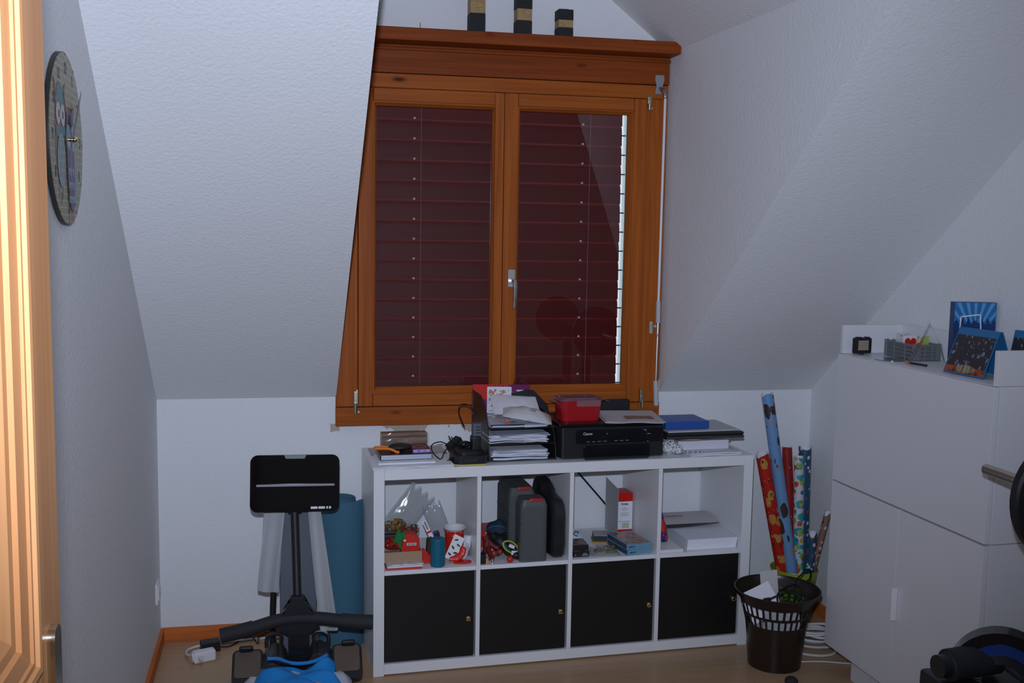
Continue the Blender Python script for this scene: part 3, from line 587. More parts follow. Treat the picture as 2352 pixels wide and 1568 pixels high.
# magazine standing at the back of the tray
mg = S('magazine', 'red and purple magazine with a postage stamp cover standing in the letter tray', 'magazine', 0.424, 0.333, TOP + 0.128)
MW, MH = 0.232, 0.118
mg.rotation_euler = (R(-6), R(1.5), SA)
bm = nb(); bb(bm, 0, MW, 0, 0.004, 0, MH); obj('pages', bm, mat('magazine_purple', (0.17, 0.012, 0.10), 0.35), mg, smooth=False)
bm = nb(); prism(bm, [(0.0, 0.055), (0.058, 0.060), (0.06, MH), (0, MH)], 0.0006, XZ); prism(bm, [(0.058, MH - 0.006), (MW * 0.62, MH - 0.006), (MW * 0.62, MH), (0.058, MH)], 0.0006, XZ); obj('red_field', bm, mat('magazine_red', (0.62, 0.018, 0.012), 0.35), mg, smooth=False)
def stamp(w, h, n, m_, r=0.0028):
    p = []
    for (x0, y0, x1, y1, k) in ((0, 0, w, 0, n), (w, 0, w, h, m_), (w, h, 0, h, n), (0, h, 0, 0, m_)):
        for i in range(k):
            for t in (0.0, 0.28, 0.5, 0.72):
                u = (i + t) / k; d = r if t == 0.5 else (r * 0.8 if t in (0.28, 0.72) else 0)
                x, y = x0 + (x1 - x0) * u, y0 + (y1 - y0) * u
                nx, ny = (-(y1 - y0), (x1 - x0)); ln = math.hypot(nx, ny); p.append((x + nx / ln * d, y + ny / ln * d))
    return p
bm = nb(); prism(bm, stamp(0.102, 0.108, 10, 10), 0.0004, T(0.056, -0.0007, 0.003) @ XZ); st_ = obj('stamp', bm, M_paper, mg, smooth=False)
M_print = spots('orange_print', (0.74, 0.74, 0.76), [(60, 0.42, (0.62, 0.20, 0.08), 1.0), (140, 0.30, (0.30, 0.18, 0.22), 3.0), (38, 0.28, (0.74, 0.74, 0.78), 5.0)])
bm = nb(); prism(bm, [(0.064, 0.010), (0.148, 0.010), (0.148, 0.100), (0.064, 0.100)], 0.0003, T(0, -0.0012, 0) @ XZ); obj('stamp_picture', bm, M_print, mg, smooth=False)
text('pro', 0.040, mat('print_white', (0.72, 0.72, 0.74), 0.5), mg, (0.198, -0.0008, 0.070), (R(90), R(90), 0), 0.0003, bold=0.0008)
for k, (s_, x) in enumerate((('unsere', 0.166), ('Gut zu', 0.177))): text(s_, 0.012, mat('print_lilac', (0.45, 0.22, 0.38), 0.5), mg, (x, -0.0008, 0.075), (R(90), R(90), 0), 0.0003)
for k in range(3):
    bm = nb(); prism(bm, [(0.010 + k * 0.005, 0.045), (0.0118 + k * 0.005, 0.045), (0.0118 + k * 0.005, 0.085), (0.010 + k * 0.005, 0.085)], 0.0003, T(0, -0.0007, 0) @ XZ); obj('small_print', bm, mat('print_pink', (0.62, 0.30, 0.30), 0.5), mg, smooth=False)
# padded envelopes and see-through bag on the top tier
def pouch(name, label, w, d, h, x, y, z, rot, m, cat, par=None):
    bm = nb()
    def f(u, v, s): e = (math.sin(math.pi * u) * math.sin(math.pi * v)) ** 0.55; return Vector(((u - 0.5) * w, (v - 0.5) * d, s * h * e * (1 + 0.1 * math.sin(u * 23 + v * 7))))
    sheet(bm, lambda u, v: f(u, v, 1), 14, 12); sheet(bm, lambda u, v: f(u, v, -0.25), 14, 12); bmesh.ops.remove_doubles(bm, verts=bm.verts[:], dist=1e-5)
    return tag(obj(name, bm, m, None, SH(x, y, z), (rot[0], rot[1], SA + rot[2]), ang=80), label, cat)
pouch('padded_envelope', 'white crumpled envelope behind the clear pouch in the letter tray', 0.185, 0.15, 0.014, 0.578, 0.26, TOP + 0.172, (R(22), R(4), R(-3)), M_paper, 'envelope')
p_ = pouch('clear_pouch', 'bulging shiny pouch marked 0/13 on top of the letter tray', 0.185, 0.125, 0.032, 0.588, 0.120, TOP + 0.155, (R(6), R(9), R(-14)), mat('pearl_foil', (0.60, 0.58, 0.58), 0.22), 'pouch')
text('0/13', 0.017, mat('print_dark', (0.05, 0.05, 0.07), 0.5), p_, (0.012, -0.022, 0.0305), (R(14), 0, R(4)), 0.0003)
cb = S('cellophane_bag', 'flat clear bag with an orange ball and green leaf inside in the tray', 'bag', 0.432, 0.052, TOP + 0.137)
bm = nb(); sheet(bm, lambda u, v: Vector((u * 0.15, v * 0.14, 0.012 + 0.012 * math.sin(math.pi * v) + 0.003 * math.sin(u * 13 + v * 5))), 16, 10); obj('film', bm, M_clear, cb)
bm = nb(); sph(bm, (0.068, 0.03, 0.0095), 0.009, seg=14); obj('orange_ball', bm, mat('orange_bead', (0.85, 0.12, 0.02), 0.3), cb)
bm = nb(); prism(bm, [(0, 0), (0.02, 0.004), (0.024, 0.012), (0.006, 0.010)], 0.002, T(0.080, 0.02, 0.004)); obj('green_leaf', bm, mat('green_leaf', (0.03, 0.25, 0.06), 0.4), cb)
sl = S('dark_folder', 'dark see-through folder standing behind the envelopes in the tray', 'folder', 0.560, 0.334, TOP + 0.128, 0)
bm = nb(); prism(bm, [(0.02, 0), (0.18, -0.02), (0.17, 0.03), (0.112, 0.09), (0.085, 0.095), (0.02, 0.08)], 0.002, XZ); obj('sheet', bm, mat('smoke_folder', (0.03, 0.03, 0.035), 0.25), sl)

# ------------------------------------------------------------------ printer and what lies on it
PRX, PRY = 0.690, 0.036
pr = S('printer', 'black inkjet printer on the shelf top with papers and a red box on it', 'printer', PRX, PRY, TOP)
PW, PD, PH = 0.425, 0.295, 0.128
bm = nb(); prism(bm, [(0.012, 0.004), (0.02, 0.0), (PW - 0.02, 0.0), (PW - 0.012, 0.004), (PW - 0.002, 0.025), (PW, 0.05), (PW, PD), (0, PD), (0, 0.07), (0.004, 0.045)], PH - 0.014, z0=0.006); obj('body', bm, M_blackp, pr)
bm = nb(); box(bm, (PW / 2, PD / 2 + 0.01, PH - 0.003), (PW - 0.012, PD - 0.02, 0.012), 0.004); obj('scanner_lid', bm, M_blackg, pr)
bm = nb(); prism(bm, rrect(0.345, 0.052, 0.008), 0.002, T(0.236, 0.0, 0.086) @ XZ); obj('control_panel', bm, M_blackg, pr)
bm = nb(); box(bm, (0.225, -0.004, 0.030), (0.262, 0.016, 0.046), 0.003); obj('output_tray', bm, M_blackg, pr)
bm = nb(); prism(bm, [(0.100, 0.0), (0.345, 0.0), (0.355, 0.010), (0.092, 0.010)], 0.012, T(0, -0.004, 0.0) @ XZ); obj('tray_lip', bm, M_blackp, pr)
bm = nb(); sheet(bm, lambda u, v: Vector((0.240 + u * 0.10, -0.0125, 0.008 + v * 0.028 * (0.5 + 0.5 * u))), 2, 2, 0.0005); obj('reflective_tab', bm, M_blackg, pr, smooth=False)
M_plt = mat('pale_print', (0.45, 0.45, 0.44), 0.5)
text('Canon', 0.0135, M_plt, pr, (0.110, -0.0024, 0.097), FRONT, 0.0002, bold=0.0004)
for k in range(8):
    if k == 4: continue
    bm = nb(); box(bm, (0.112 + k * 0.022, -0.0024, 0.067 + 0.0002 * k), (0.013, 0.0008, 0.0011)); obj('panel_mark', bm, M_plt, pr, smooth=False)
for x, z, w in ((0.335, 0.107, 0.011), (0.352, 0.091, 0.013), (0.341, 0.103, 0.005), (0.186, 0.096, 0.006), (0.349, 0.063, 0.004)):
    bm = nb(); box(bm, (x, -0.0024, z), (w, 0.0008, 0.0016)); obj('panel_mark', bm, M_plt, pr, smooth=False)
bm = nb(); prism(bm, rrect(0.24, 0.10, 0.012), 0.006, T(0.26, PD - 0.008, PH + 0.0) @ XZ); obj('paper_support', bm, M_black, pr)
for x in (0.03, PW - 0.03):
    for y in (0.04, PD - 0.03):
        bm = nb(); cyl(bm, (x, y, 0), (x, y, 0.008), 0.008, seg=10); obj('foot', bm, M_rubber, pr)
ZP_ = TOP + PH + 0.0035
# red food box
rb = S('food_box', 'red plastic food box with a clear clip lid on the printer', 'food box', 0.800, 0.165, ZP_, R(1))
M_redp = mat('red_translucent', (0.42, 0.012, 0.018), 0.3)
bm = nb(); w0, d0, w1, d1, hh = 0.150, 0.105, 0.166, 0.125, 0.078
lo = rrect(w0, d0, 0.022); hi = rrect(w1, d1, 0.025); inn_ = rrect(w1 - 0.005, d1 - 0.005, 0.023)
A1 = [bm.verts.new((x, y, 0)) for x, y in lo]; A2 = [bm.verts.new((x, y, hh)) for x, y in hi]; A3 = [bm.verts.new((x, y, hh)) for x, y in inn_]; A4 = [bm.verts.new((x * 0.96, y * 0.96, 0.003)) for x, y in lo]
n = len(lo)
for P_, Q_ in ((A1, A2), (A2, A3), (A3, A4)):
    for i in range(n): bm.faces.new((P_[i], P_[(i + 1) % n], Q_[(i + 1) % n], Q_[i]))
bm.faces.new(A1[::-1]); bm.faces.new(A4); obj('tub', bm, M_redp, rb)
bm = nb(); prism(bm, rrect(0.125, 0.088, 0.015), 0.045, z0=0.006); obj('inner_box', bm, mat('red_card_inside', (0.50, 0.02, 0.02), 0.5), rb)
M_lid = glassy('clear_lid', (0.86, 0.70, 0.72), 0.05, film=((0.55, 0.35, 0.38), 0.25))
bm = nb(); prism(bm, rrect(w1 + 0.008, d1 + 0.008, 0.027), 0.004, z0=hh + 0.0006); prism(bm, rrect(w1 - 0.03, d1 - 0.03, 0.02), 0.005, z0=hh + 0.0046); lid = obj('lid', bm, M_lid, rb)
bm = nb(); prism(bm, rrect(0.095, 0.022, 0.006), 0.002, T(0.02, -d1 / 2 - 0.006, hh - 0.009) @ XZ); obj('clip', bm, M_lid, lid)
for s in (-1, 1):
    bm = nb(); box(bm, (s * (w1 / 2 + 0.016), -0.01, hh - 0.004 if s < 0 else hh - 0.001), (0.032, 0.055, 0.0025), 0.0008, (0, R(-34 if s < 0 else 26) * s * -1 * -1, 0))
    for k in range(3): box(bm, (s * (w1 / 2 + 0.010 + 0.005 * k), -0.01, hh + 0.004 - 0.004 * k), (0.002, 0.055, 0.0015), 0, (0, 0, 0))
    obj('clip', bm, M_lid, lid)
# printed sheets on the printer
stack('printed_sheets', 'curled printed sheets with brown picture tiles lying on the printer', 0.876, 0.042, ZP_, 0.225, 0.26, 3, 0.0022, mat('grey_pink_sheet', (0.52, 0.48, 0.50), 0.7), R(-9), 0.008, 21, 0.003)
ps = [o for o in bpy.data.objects if o.name.startswith('printed_sheets')][0]
for k in range(8):
    bm = nb(); x, y = 0.085 + 0.028 * (k % 4), 0.055 + 0.033 * (k // 4); bb(bm, x, x + 0.025, y, y + 0.028, 0, 0.0004); obj('picture_tile', bm, mat('brown_picture', (0.18, 0.09, 0.05), 0.4, noise=((90, 90, 1), (0.34, 0.20, 0.12), 0.4, 0.6)), ps, (0, 0, 0.0098), smooth=False)

# ------------------------------------------------------------------ right end of the shelf top
stack('paper_stack', 'loose white sheets at the shelf end beneath a white box', 1.215, 0.018, TOP, 0.210, 0.26, 5, 0.0022, M_paper, R(1), 0.006, 31, 0.001)
box_thing('white_box', 'flat white box under the closed laptop', 'box', 1.182, 0.075, TOP + 0.0120, 0.212, 0.24, 0.036, mat('lilac_white_card', (0.70, 0.69, 0.76), 0.5))
stack('leaflet_pile', 'thin curled leaflets squeezed between the white box and the laptop', 1.165, 0.06, TOP + 0.0485, 0.235, 0.22, 3, 0.0022, [mat('brown_leaflet', (0.20, 0.16, 0.15), 0.5), M_paperg], R(2), 0.008, 33, 0.002)
lp = S('laptop', 'closed black laptop lying on the white box', 'laptop', 1.122, 0.045, TOP + 0.0600, R(-1.5))
bm = nb(); bb(bm, 0, 0.318, 0, 0.225, 0.002, 0.013, 0.005); obj('base', bm, mat('dark_metal', (0.06, 0.055, 0.05), 0.35, 0.3), lp)
bm = nb(); bb(bm, 0, 0.318, 0, 0.225, 0.0135, 0.026, 0.006); obj('screen_lid', bm, M_blackp, lp)
for x in (0.03, 0.288):
    bm = nb(); cyl(bm, (x, 0.03, 0), (x, 0.03, 0.003), 0.006, seg=10); obj('foot', bm, M_rubber, lp)
box_thing('grey_magazine', 'thin grey magazine with a white edge lying on the laptop', 'magazine', 1.128, 0.048, TOP + 0.0868, 0.297, 0.21, 0.006, mat('grey_cover', (0.46, 0.47, 0.48), 0.45), R(1), 0.001)
bb_ = S('blue_binder', 'thick blue hard-backed folder on the grey magazine', 'folder', 1.128, 0.075, TOP + 0.0935, R(-1))
bm = nb(); bb(bm, 0, 0.182, 0.004, 0.16, 0, 0.030, 0.004); obj('cover', bm, mat('blue_cover', (0.022, 0.085, 0.34), 0.4), bb_)
bm = nb(); bb(bm, 0.006, 0.183, 0.02, 0.162, 0.003, 0.027, 0.001); obj('pages', bm, M_paper, bb_)
fb = S('foil_ball', 'crumpled black and white patterned wrapping ball beside the printer', 'wrapping', 1.152, 0.085, TOP + 0.027)
bm = nb(); sph(bm, (0, 0, 0), 0.030, (1.1, 1, 0.95), 22)
rr = random.Random(5)
for v in bm.verts: v.co *= rr.uniform(0.86, 1.07)
sph(bm, (0.024, -0.022, -0.008), 0.020, (1, 1, 0.9), 16)
obj('crumpled_paper', bm, spots('black_white_foil', (0.72, 0.73, 0.74), [((120, 120, 160), 0.34, (0.03, 0.03, 0.035), 2.0)], 0.3), fb, smooth=False)
br = S('bracelet', 'beaded white bracelet lying in front of the white box', 'bracelet', 1.232, 0.050, TOP + 0.0112)
for k in range(16):
    a = R(160 + 205 * k / 15); bm = nb(); box(bm, (0.045 * math.cos(a), 0.026 * math.sin(a), 0.004), (0.0052, 0.004, 0.0052), 0.001, (0, 0, a)); obj('bead', bm, M_paper if k % 2 else M_grey, br)
bm = nb(); tube(bm, [(0.045 * math.cos(R(160 + 205 * k / 14)), 0.026 * math.sin(R(160 + 205 * k / 14)), 0.004) for k in range(15)], 0.0008, 6); obj('cord', bm, M_dgrey, br)

# ================================================================== first open compartment: wrapping things
ZC = Z2 + 0.0004
M_card = mat('brown_cardboard', (0.40, 0.27, 0.17), 0.8)
M_dred = mat('deep_red_foil', (0.38, 0.012, 0.012), 0.25)
for k, (lb, m_) in enumerate((('lowest of three flat packs under the cardboard tray', M_red), ('middle one of three flat packs under the cardboard tray', M_paper), ('topmost of three flat packs under the cardboard tray', mat('red_white_print', (0.62, 0.45, 0.45), 0.5, noise=((50, 50, 50), (0.7, 0.7, 0.72), 0.45, 0.55))))):
    box_thing('flat_pack', 'thin printed flat pack, ' + lb, 'pack', 0.047 + 0.004 * k, 0.012 + 0.004 * k, ZC + 0.0052 * k, 0.130, 0.15, 0.005, m_, R((k - 1) * 2), 0.0008)
ct = S('cardboard_tray', 'open shallow brown cardboard tray on three flat packs', 'tray', 0.044, 0.046, ZC + 0.0158)
for a in ((0, 0.138, 0, 0.003, 0, 0.038), (0, 0.138, 0.137, 0.14, 0, 0.038), (0, 0.003, 0.003, 0.137, 0, 0.038), (0.135, 0.138, 0.003, 0.137, 0, 0.038)):
    bm = nb(); bb(bm, *a); obj('wall', bm, M_card, ct, smooth=False)
bm = nb(); bb(bm, 0.003, 0.135, 0.003, 0.137, 0, 0.003); obj('bottom', bm, M_card, ct, smooth=False)
gb = S('gift_carton', 'small red carton with a white barcode label standing in the cardboard tray', 'box', 0.110, 0.072, ZC + 0.0192, R(-4))
bm = nb(); prism(bm, [(0, 0), (0.066, 0), (0.066, 0.070), (0.050, 0.088), (0.016, 0.094), (0, 0.072)], 0.055, T(0, 0.055, 0) @ XZ); obj('carton', bm, M_red, gb, smooth=False)
bm = nb(); bb(bm, 0.020, 0.054, -0.0008, 0, 0.050, 0.059); lb_ = obj('barcode_label', bm, M_paper, gb, smooth=False)
for k in range(9):
    bm = nb(); x = 0.023 + 0.0033 * k; bb(bm, x, x + (0.0016 if k % 3 else 0.0024), -0.0011, -0.0007, 0.0512, 0.058); obj('bar', bm, M_black, lb_, smooth=False)
bm = nb(); bb(bm, 0.008, 0.016, -0.0008, 0, 0.066, 0.072); obj('price_sticker', bm, M_paper, gb, smooth=False)
def bow(name, label, x, y, z, r, m, loops=8, h=1.0, seed=1):
    rr = random.Random(seed); o = S(name, label, 'bow', x, y, z)
    for k in range(loops):
        a = 2 * math.pi * k / loops + rr.uniform(-0.2, 0.2); up_ = rr.uniform(0.3, 1.0) * h
        d = Vector((math.cos(a), math.sin(a) * 0.8, 0)); s_ = Vector((-d.y, d.x, 0)); bm = nb(); ww = r * 0.20
        pth = [Vector((0, 0, r * 0.25)), d * r * 0.5 + Vector((0, 0, r * (0.35 + 0.6 * up_))), d * r + Vector((0, 0, r * (0.25 + 0.5 * up_))), d * r * 0.85 + Vector((0, 0, r * 0.12)), d * r * 0.25 + Vector((0, 0, r * 0.05))]
        P = smooth_path(pth, 4)
        sheet(bm, lambda u, v: P[min(len(P) - 1, int(round(u * (len(P) - 1))))] + s_ * (v - 0.5) * 2 * ww, len(P) - 1, 1, 0.0006); obj('loop', bm, m, o, smooth=False)
    return o
M_gold = mat('gold_foil', (0.45, 0.26, 0.08), 0.25, 0.6)
bow('gift_bow', 'shiny dark red gift bow in the cardboard tray', 0.084, 0.088, ZC + 0.058, 0.038, M_dred, 9, 1.1, 3)
bow('gift_bow', 'shiny brown gold gift bow heaped behind the red carton', 0.098, 0.155, ZC + 0.105, 0.040, M_gold, 10, 1.0, 5)
bow('gift_bow', 'shiny brown red gift bow lying beside the gold bow', 0.150, 0.160, ZC + 0.085, 0.038, mat('brown_red_foil', (0.20, 0.05, 0.03), 0.3), 8, 1.0, 8)
bm = nb(); sheet(bm, lambda u, v: Vector((u * 0.055 * (1 - 0.5 * v), -0.02 * v, v * 0.055 + 0.006 * math.sin(u * 8))), 6, 6, 0.001); tag(obj('tissue_scrap', bm, mat('green_tissue', (0.015, 0.20, 0.05), 0.45), None, SH(0.076, 0.075, ZC + 0.072), (R(-12), R(18), SA)), 'crumpled green wrapping scrap among the gift bows', 'wrapping')
sup = S('tin_box', 'dark tin box supporting the gift bows at the back of the compartment', 'box', 0.050, 0.195, ZC)
bm = nb(); bb(bm, 0, 0.13, 0, 0.10, 0, 0.075, 0.006); obj('body', bm, mat('dark_green_tin', (0.03, 0.035, 0.03), 0.4), sup); bm = nb(); bb(bm, -0.001, 0.131, -0.001, 0.101, 0.0755, 0.088, 0.004); obj('lid', bm, mat('dark_green_tin', (0.03, 0.035, 0.03), 0.4), sup)
def film_bag(name, label, w, h, t, loc, rot, seed, m=M_clear, n=26):
    rr = random.Random(seed); ph = [rr.uniform(0, 6) for _ in range(6)]; bm = nb()
    def f(u, v, s):
        e = max(0.0, math.sin(math.pi * u)) ** 0.6 * (0.25 + 0.75 * max(0.0, math.sin(math.pi * min(1, v * 0.9 + 0.1))) ** 0.6)
        cr_ = math.sin(u * 19 + ph[0] + 3 * math.sin(v * 7 + ph[1])) * math.sin(v * 15 + ph[2]) * 0.35 + math.sin(u * 41 + v * 23 + ph[3]) * 0.18
        edge = 0.012 * math.sin(u * 21 + ph[4]) * max(0, v - 0.8) * 5
        return Vector(((u - 0.5) * w, s * t * e * (1 + 0.45 * cr_) + t * 0.25 * cr_, v * h + edge))
    sheet(bm, lambda u, v: f(u, v, -1), n, n); sheet(bm, lambda u, v: f(u, v, 1), n, n)
    return tag(obj(name, bm, m, None, loc, rot, ang=25), label, 'bag')
M_film = glassy('crinkled_film', (0.90, 0.91, 0.91), 0.12, film=((0.62, 0.63, 0.62), 0.30))
film_bag('plastic_bag', 'large crinkled clear bag tilted at the back of the compartment above the bows', 0.11, 0.175, 0.016, SH(0.105, 0.235, ZC + 0.088), (R(-6), R(40), SA), 4, M_film)
film_bag('plastic_bag', 'smaller clear bag with dark contents upright behind the red cup', 0.075, 0.155, 0.016, SH(0.306, 0.255, ZC + 0.016), (R(-6), R(-20), SA), 9, M_film)
bm = nb(); box(bm, (0, 0, 0.045), (0.022, 0.02, 0.07), 0.004, (0, R(-14), 0)); tag(obj('ink_bottle', bm, mat('dark_violet', (0.04, 0.03, 0.09), 0.3), None, SH(0.268, 0.20, ZC), (0, 0, SA)), 'dark violet bottle in front of the smaller clear bag', 'bottle')
cd_ = S('pillar_candle', 'plain teal pillar candle at the front of the compartment', 'candle', 0.237, 0.032, ZC)
bm = nb(); lathe(bm, [(0, 0), (0.025, 0), (0.0268, 0.003), (0.0268, 0.098), (0.025, 0.1015), (0.021, 0.1012), (0, 0.099)], 32); obj('wax', bm, mat('teal_wax', (0.005, 0.125, 0.20), 0.45), cd_)
bm = nb(); cyl(bm, (0, 0, 0.099), (0.001, 0, 0.106), 0.001, seg=6); obj('wick', bm, M_black, cd_)
cu = S('enamel_cup', 'red dotted enamel cup with a wide white rim', 'cup', 0.320, 0.145, ZC)
M_ered = spots('red_enamel_dotted', (0.58, 0.022, 0.012), [(62, 0.20, (0.70, 0.42, 0.34), 1.0)], 0.2)
bm = nb(); lathe(bm, [(0, 0), (0.030, 0), (0.033, 0.004), (0.035, 0.05), (0.036, 0.098), (0.034, 0.098), (0.033, 0.05), (0.030, 0.005), (0, 0.005)], 32); obj('body', bm, M_ered, cu)
bm = nb(); lathe(bm, [(0.0345, 0.096), (0.037, 0.101), (0.0425, 0.105), (0.0435, 0.107), (0.042, 0.1085), (0.036, 0.104), (0.0335, 0.098), (0.032, 0.06)], 32); obj('rim', bm, mat('white_enamel', (0.72, 0.70, 0.70), 0.2), cu)
bm = nb(); tube(bm, [(0.0, 0.034, 0.085), (0, 0.058, 0.078), (0, 0.060, 0.045), (0, 0.034, 0.025)], 0.004, 8, sm=5); obj('handle', bm, M_ered, cu)
tg = S('sticker_card', 'tilted white card with dark green leaf prints beside the candle', 'card', 0.266, 0.050, ZC + 0.023)
tg.rotation_euler = (R(-14), R(28), SA)
bm = nb(); bb(bm, 0, 0.042, 0, 0.0012, 0, 0.092); obj('card', bm, M_paper, tg, smooth=False)
for k, (x, z, a) in enumerate(((0.012, 0.018, 20), (0.03, 0.030, -20), (0.014, 0.045, 35), (0.03, 0.060, 10), (0.015, 0.075, -30))):
    bm = nb(); prism(bm, circ(0.008, 12, 0, 0, 0.45), 0.0006, T(x, -0.0002, z) @ Matrix.Rotation(R(a), 4, 'Y') @ XZ); obj('leaf_print', bm, mat('print_green' if k > 2 else 'print_maroon', (0.05, 0.12, 0.03) if k > 2 else (0.10, 0.03, 0.03), 0.5), tg, smooth=False)
t2 = S('paper_tag', 'narrow white paper tag with a red end leaning above the candle', 'tag', 0.222, 0.112, ZC + 0.075); t2.rotation_euler = (R(-8), R(-24), SA)
bm = nb(); bb(bm, 0, 0.016, 0, 0.001, 0, 0.072); obj('paper', bm, M_paper, t2, smooth=False); bm = nb(); bb(bm, -0.0005, 0.0165, -0.0006, 0.0016, 0.022, 0.030); obj('red_band', bm, M_red, t2, smooth=False)
bm = nb(); bb(bm, 0.004, 0.012, -0.0004, 0, 0.036, 0.068); obj('print', bm, mat('grey_print', (0.30, 0.26, 0.26), 0.6), t2, smooth=False)
bk = S('dark_bundle', 'dark folded bundle standing behind the candle', 'bundle', 0.205, 0.085, ZC)
bm = nb(); prism(bm, [(0, 0), (0.036, 0), (0.034, 0.06), (0.022, 0.086), (0.004, 0.08)], 0.03, T(0, 0.03, 0) @ XZ); obj('cloth', bm, mat('dark_olive', (0.035, 0.03, 0.022), 0.7), bk)
bm = nb(); prism(bm, [(0.0, 0.0), (0.050, 0.0), (0.010, 0.052), (0.0, 0.058)], 0.012, T(0, 0.012, 0) @ XZ); tag(obj('red_wedge', bm, M_red, None, SH(0.186, 0.060, ZC), (0, 0, SA)), 'wedge of folded red paper between the cardboard tray and the candle', 'paper')
bm = nb(); prism(bm, circ(0.034, 24, 0, 0, 0.55), 0.006); tag(obj('felt_piece', bm, M_red, None, SH(0.332, 0.045, ZC), (0, 0, SA)), 'flat oval red felt piece at the front of the compartment', 'felt')
bm = nb(); tube(bm, [(-0.034, 0, 0.014), (-0.010, -0.004, 0.014), (0.012, 0.0, 0.026), (0.020, 0.004, 0.052)], [0.013, 0.016, 0.015, 0.010], 10, sm=4, flat=0.7); tag(obj('felt_sock', bm, M_red, None, SH(0.318, 0.060, ZC + 0.003), (0, 0, SA)), 'boot-shaped red felt piece under the white packet', 'felt')
wpk = S('paper_packet', 'white curved packet with dark lettering against the divider', 'packet', 0.345, 0.085, ZC + 0.005)
bm = nb(); sheet(bm, lambda u, v: Vector((0.020 * math.sin(v * 1.8) - 0.02 + u * 0.028, -0.012 * math.sin(u * 3), v * 0.085)), 6, 10, 0.012); obj('wrapper', bm, M_paper, wpk)
text('CHOLA', 0.014, mat('print_dark', (0.05, 0.05, 0.07), 0.5), wpk, (0.012, -0.0145, 0.036), (R(90), R(78), 0), 0.0003)

# ================================================================== second compartment: cases and tools
M_case = mat('grey_green_case', (0.085, 0.095, 0.092), 0.5)
def tool_case(lbl, x, y, w, d, h):
    o = S('tool_case', lbl, 'tool case', x, y, ZC, 0, 'grey tool cases')
    bm = nb(); prism(bm, rrect(w, d, 0.016, 5, w / 2, d / 2), h * 0.90); 
    a = [bm.verts.new((px, py, h * 0.90)) for px, py in rrect(w, d, 0.016, 5, w / 2, d / 2)]; b = [bm.verts.new((w / 2 + (px - w / 2) * 0.82, d / 2 + (py - d / 2) * 0.88, h)) for px, py in rrect(w, d, 0.016, 5, w / 2, d / 2)]
    for i in range(len(a)): bm.faces.new((a[i], a[(i + 1) % len(a)], b[(i + 1) % len(a)], b[i]))
    bm.faces.new(b); bmesh.ops.remove_doubles(bm, verts=bm.verts[:], dist=1e-5); obj('shell', bm, M_case, o)
    for z in (0.075, 0.145):
        bm = nb(); prism(bm, rrect(w + 0.002, d + 0.002, 0.016, 5, w / 2, d / 2), 0.002, z0=z * h / 0.235); obj('seam', bm, M_dgrey, o)
    bm = nb(); bb(bm, 0.010, w - 0.018, -0.0025, 0.001, 0.012, h * 0.85, 0.001); obj('rib_panel', bm, M_case, o)
    bm = nb(); box(bm, (w * 0.58, 0.016, h - 0.004), (w * 0.48, 0.026, 0.014), 0.004, (R(-14), 0, 0)); obj('latch', bm, mat('latch_red', (0.42, 0.02, 0.025), 0.35), o)
    return o
tool_case('grey plastic tool case with a red latch, the front one of two', 0.540, 0.006, 0.104, 0.092, 0.232)
tool_case('grey plastic tool case with a red latch, standing behind another', 0.520, 0.108, 0.104, 0.20, 0.252)
bc = S('black_case', 'black rounded hard case against the divider beside the grey tool cases', 'case', 0.660, 0.012, ZC)
bm = nb(); prof = smooth_path([(0.0, 0.03, 0), (0.0, 0.10, 0), (0.002, 0.17, 0), (0.03, 0.215, 0), (0.09, 0.222, 0), (0.14, 0.228, 0), (0.18, 0.25, 0), (0.24, 0.262, 0), (0.29, 0.24, 0), (0.30, 0.18, 0), (0.295, 0.03, 0), (0.27, 0.0, 0), (0.04, 0.0, 0)], 4, True)
pp = [(p.x, p.y) for p in prof]; cx_, cy_ = 0.15, 0.12; layers = []
for x, s_ in ((0.0, 0.86), (0.006, 0.95), (0.016, 1.0), (0.044, 1.0), (0.054, 0.95), (0.060, 0.86)):
    layers.append([bm.verts.new((x, cx_ + (a - cx_) * s_, max(0, cy_ + (b - cy_) * s_ - (1 - s_) * 0.0))) for a, b in pp])
for P_, Q_ in zip(layers, layers[1:]):
    for i in range(len(pp)): bm.faces.new((P_[i], P_[(i + 1) % len(pp)], Q_[(i + 1) % len(pp)], Q_[i]))
bm.faces.new(layers[0]); bm.faces.new(layers[-1][::-1]); obj('shell', bm, M_blackp, bc)
bm = nb(); lathe(bm, [(0.0, 0), (0.03, 0.0), (0.032, 0.002)], 20, T(0.0, 0.10, 0.12) @ YZ @ Matrix.Rotation(math.pi, 4, 'Y')); obj('side_dimple', bm, M_blackp, bc)
cp = S('cap', 'dark blue cap with a thin light blue edge on top of the odds and ends', 'cap', 0.490, 0.170, ZC + 0.078, R(-12))
bm = nb(); sph(bm, (0, 0, 0), 0.042, (1, 1, 0.95), 24); bmesh.ops.delete(bm, geom=[v for v in bm.verts if v.co.z < -0.001], context='VERTS'); 
for v in bm.verts: v.co.z *= 1 + 0.12 * math.sin(v.co.x * 120)
bmesh.ops.solidify(bm, geom=bm.faces[:], thickness=0.002); obj('crown', bm, mat('navy_cloth', (0.018, 0.032, 0.065), 0.8), cp)
bm = nb(); sheet(bm, lambda u, v: Vector((0.040 * math.cos(R(200 + 140 * u)) * (1 + 0.9 * v * math.sin(math.pi * u)), 0.040 * math.sin(R(200 + 140 * u)) * (1 + 0.9 * v * math.sin(math.pi * u)), 0.001 - 0.012 * v)), 14, 4, 0.002); obj('peak', bm, mat('black_cloth', (0.01, 0.01, 0.014), 0.8), cp)
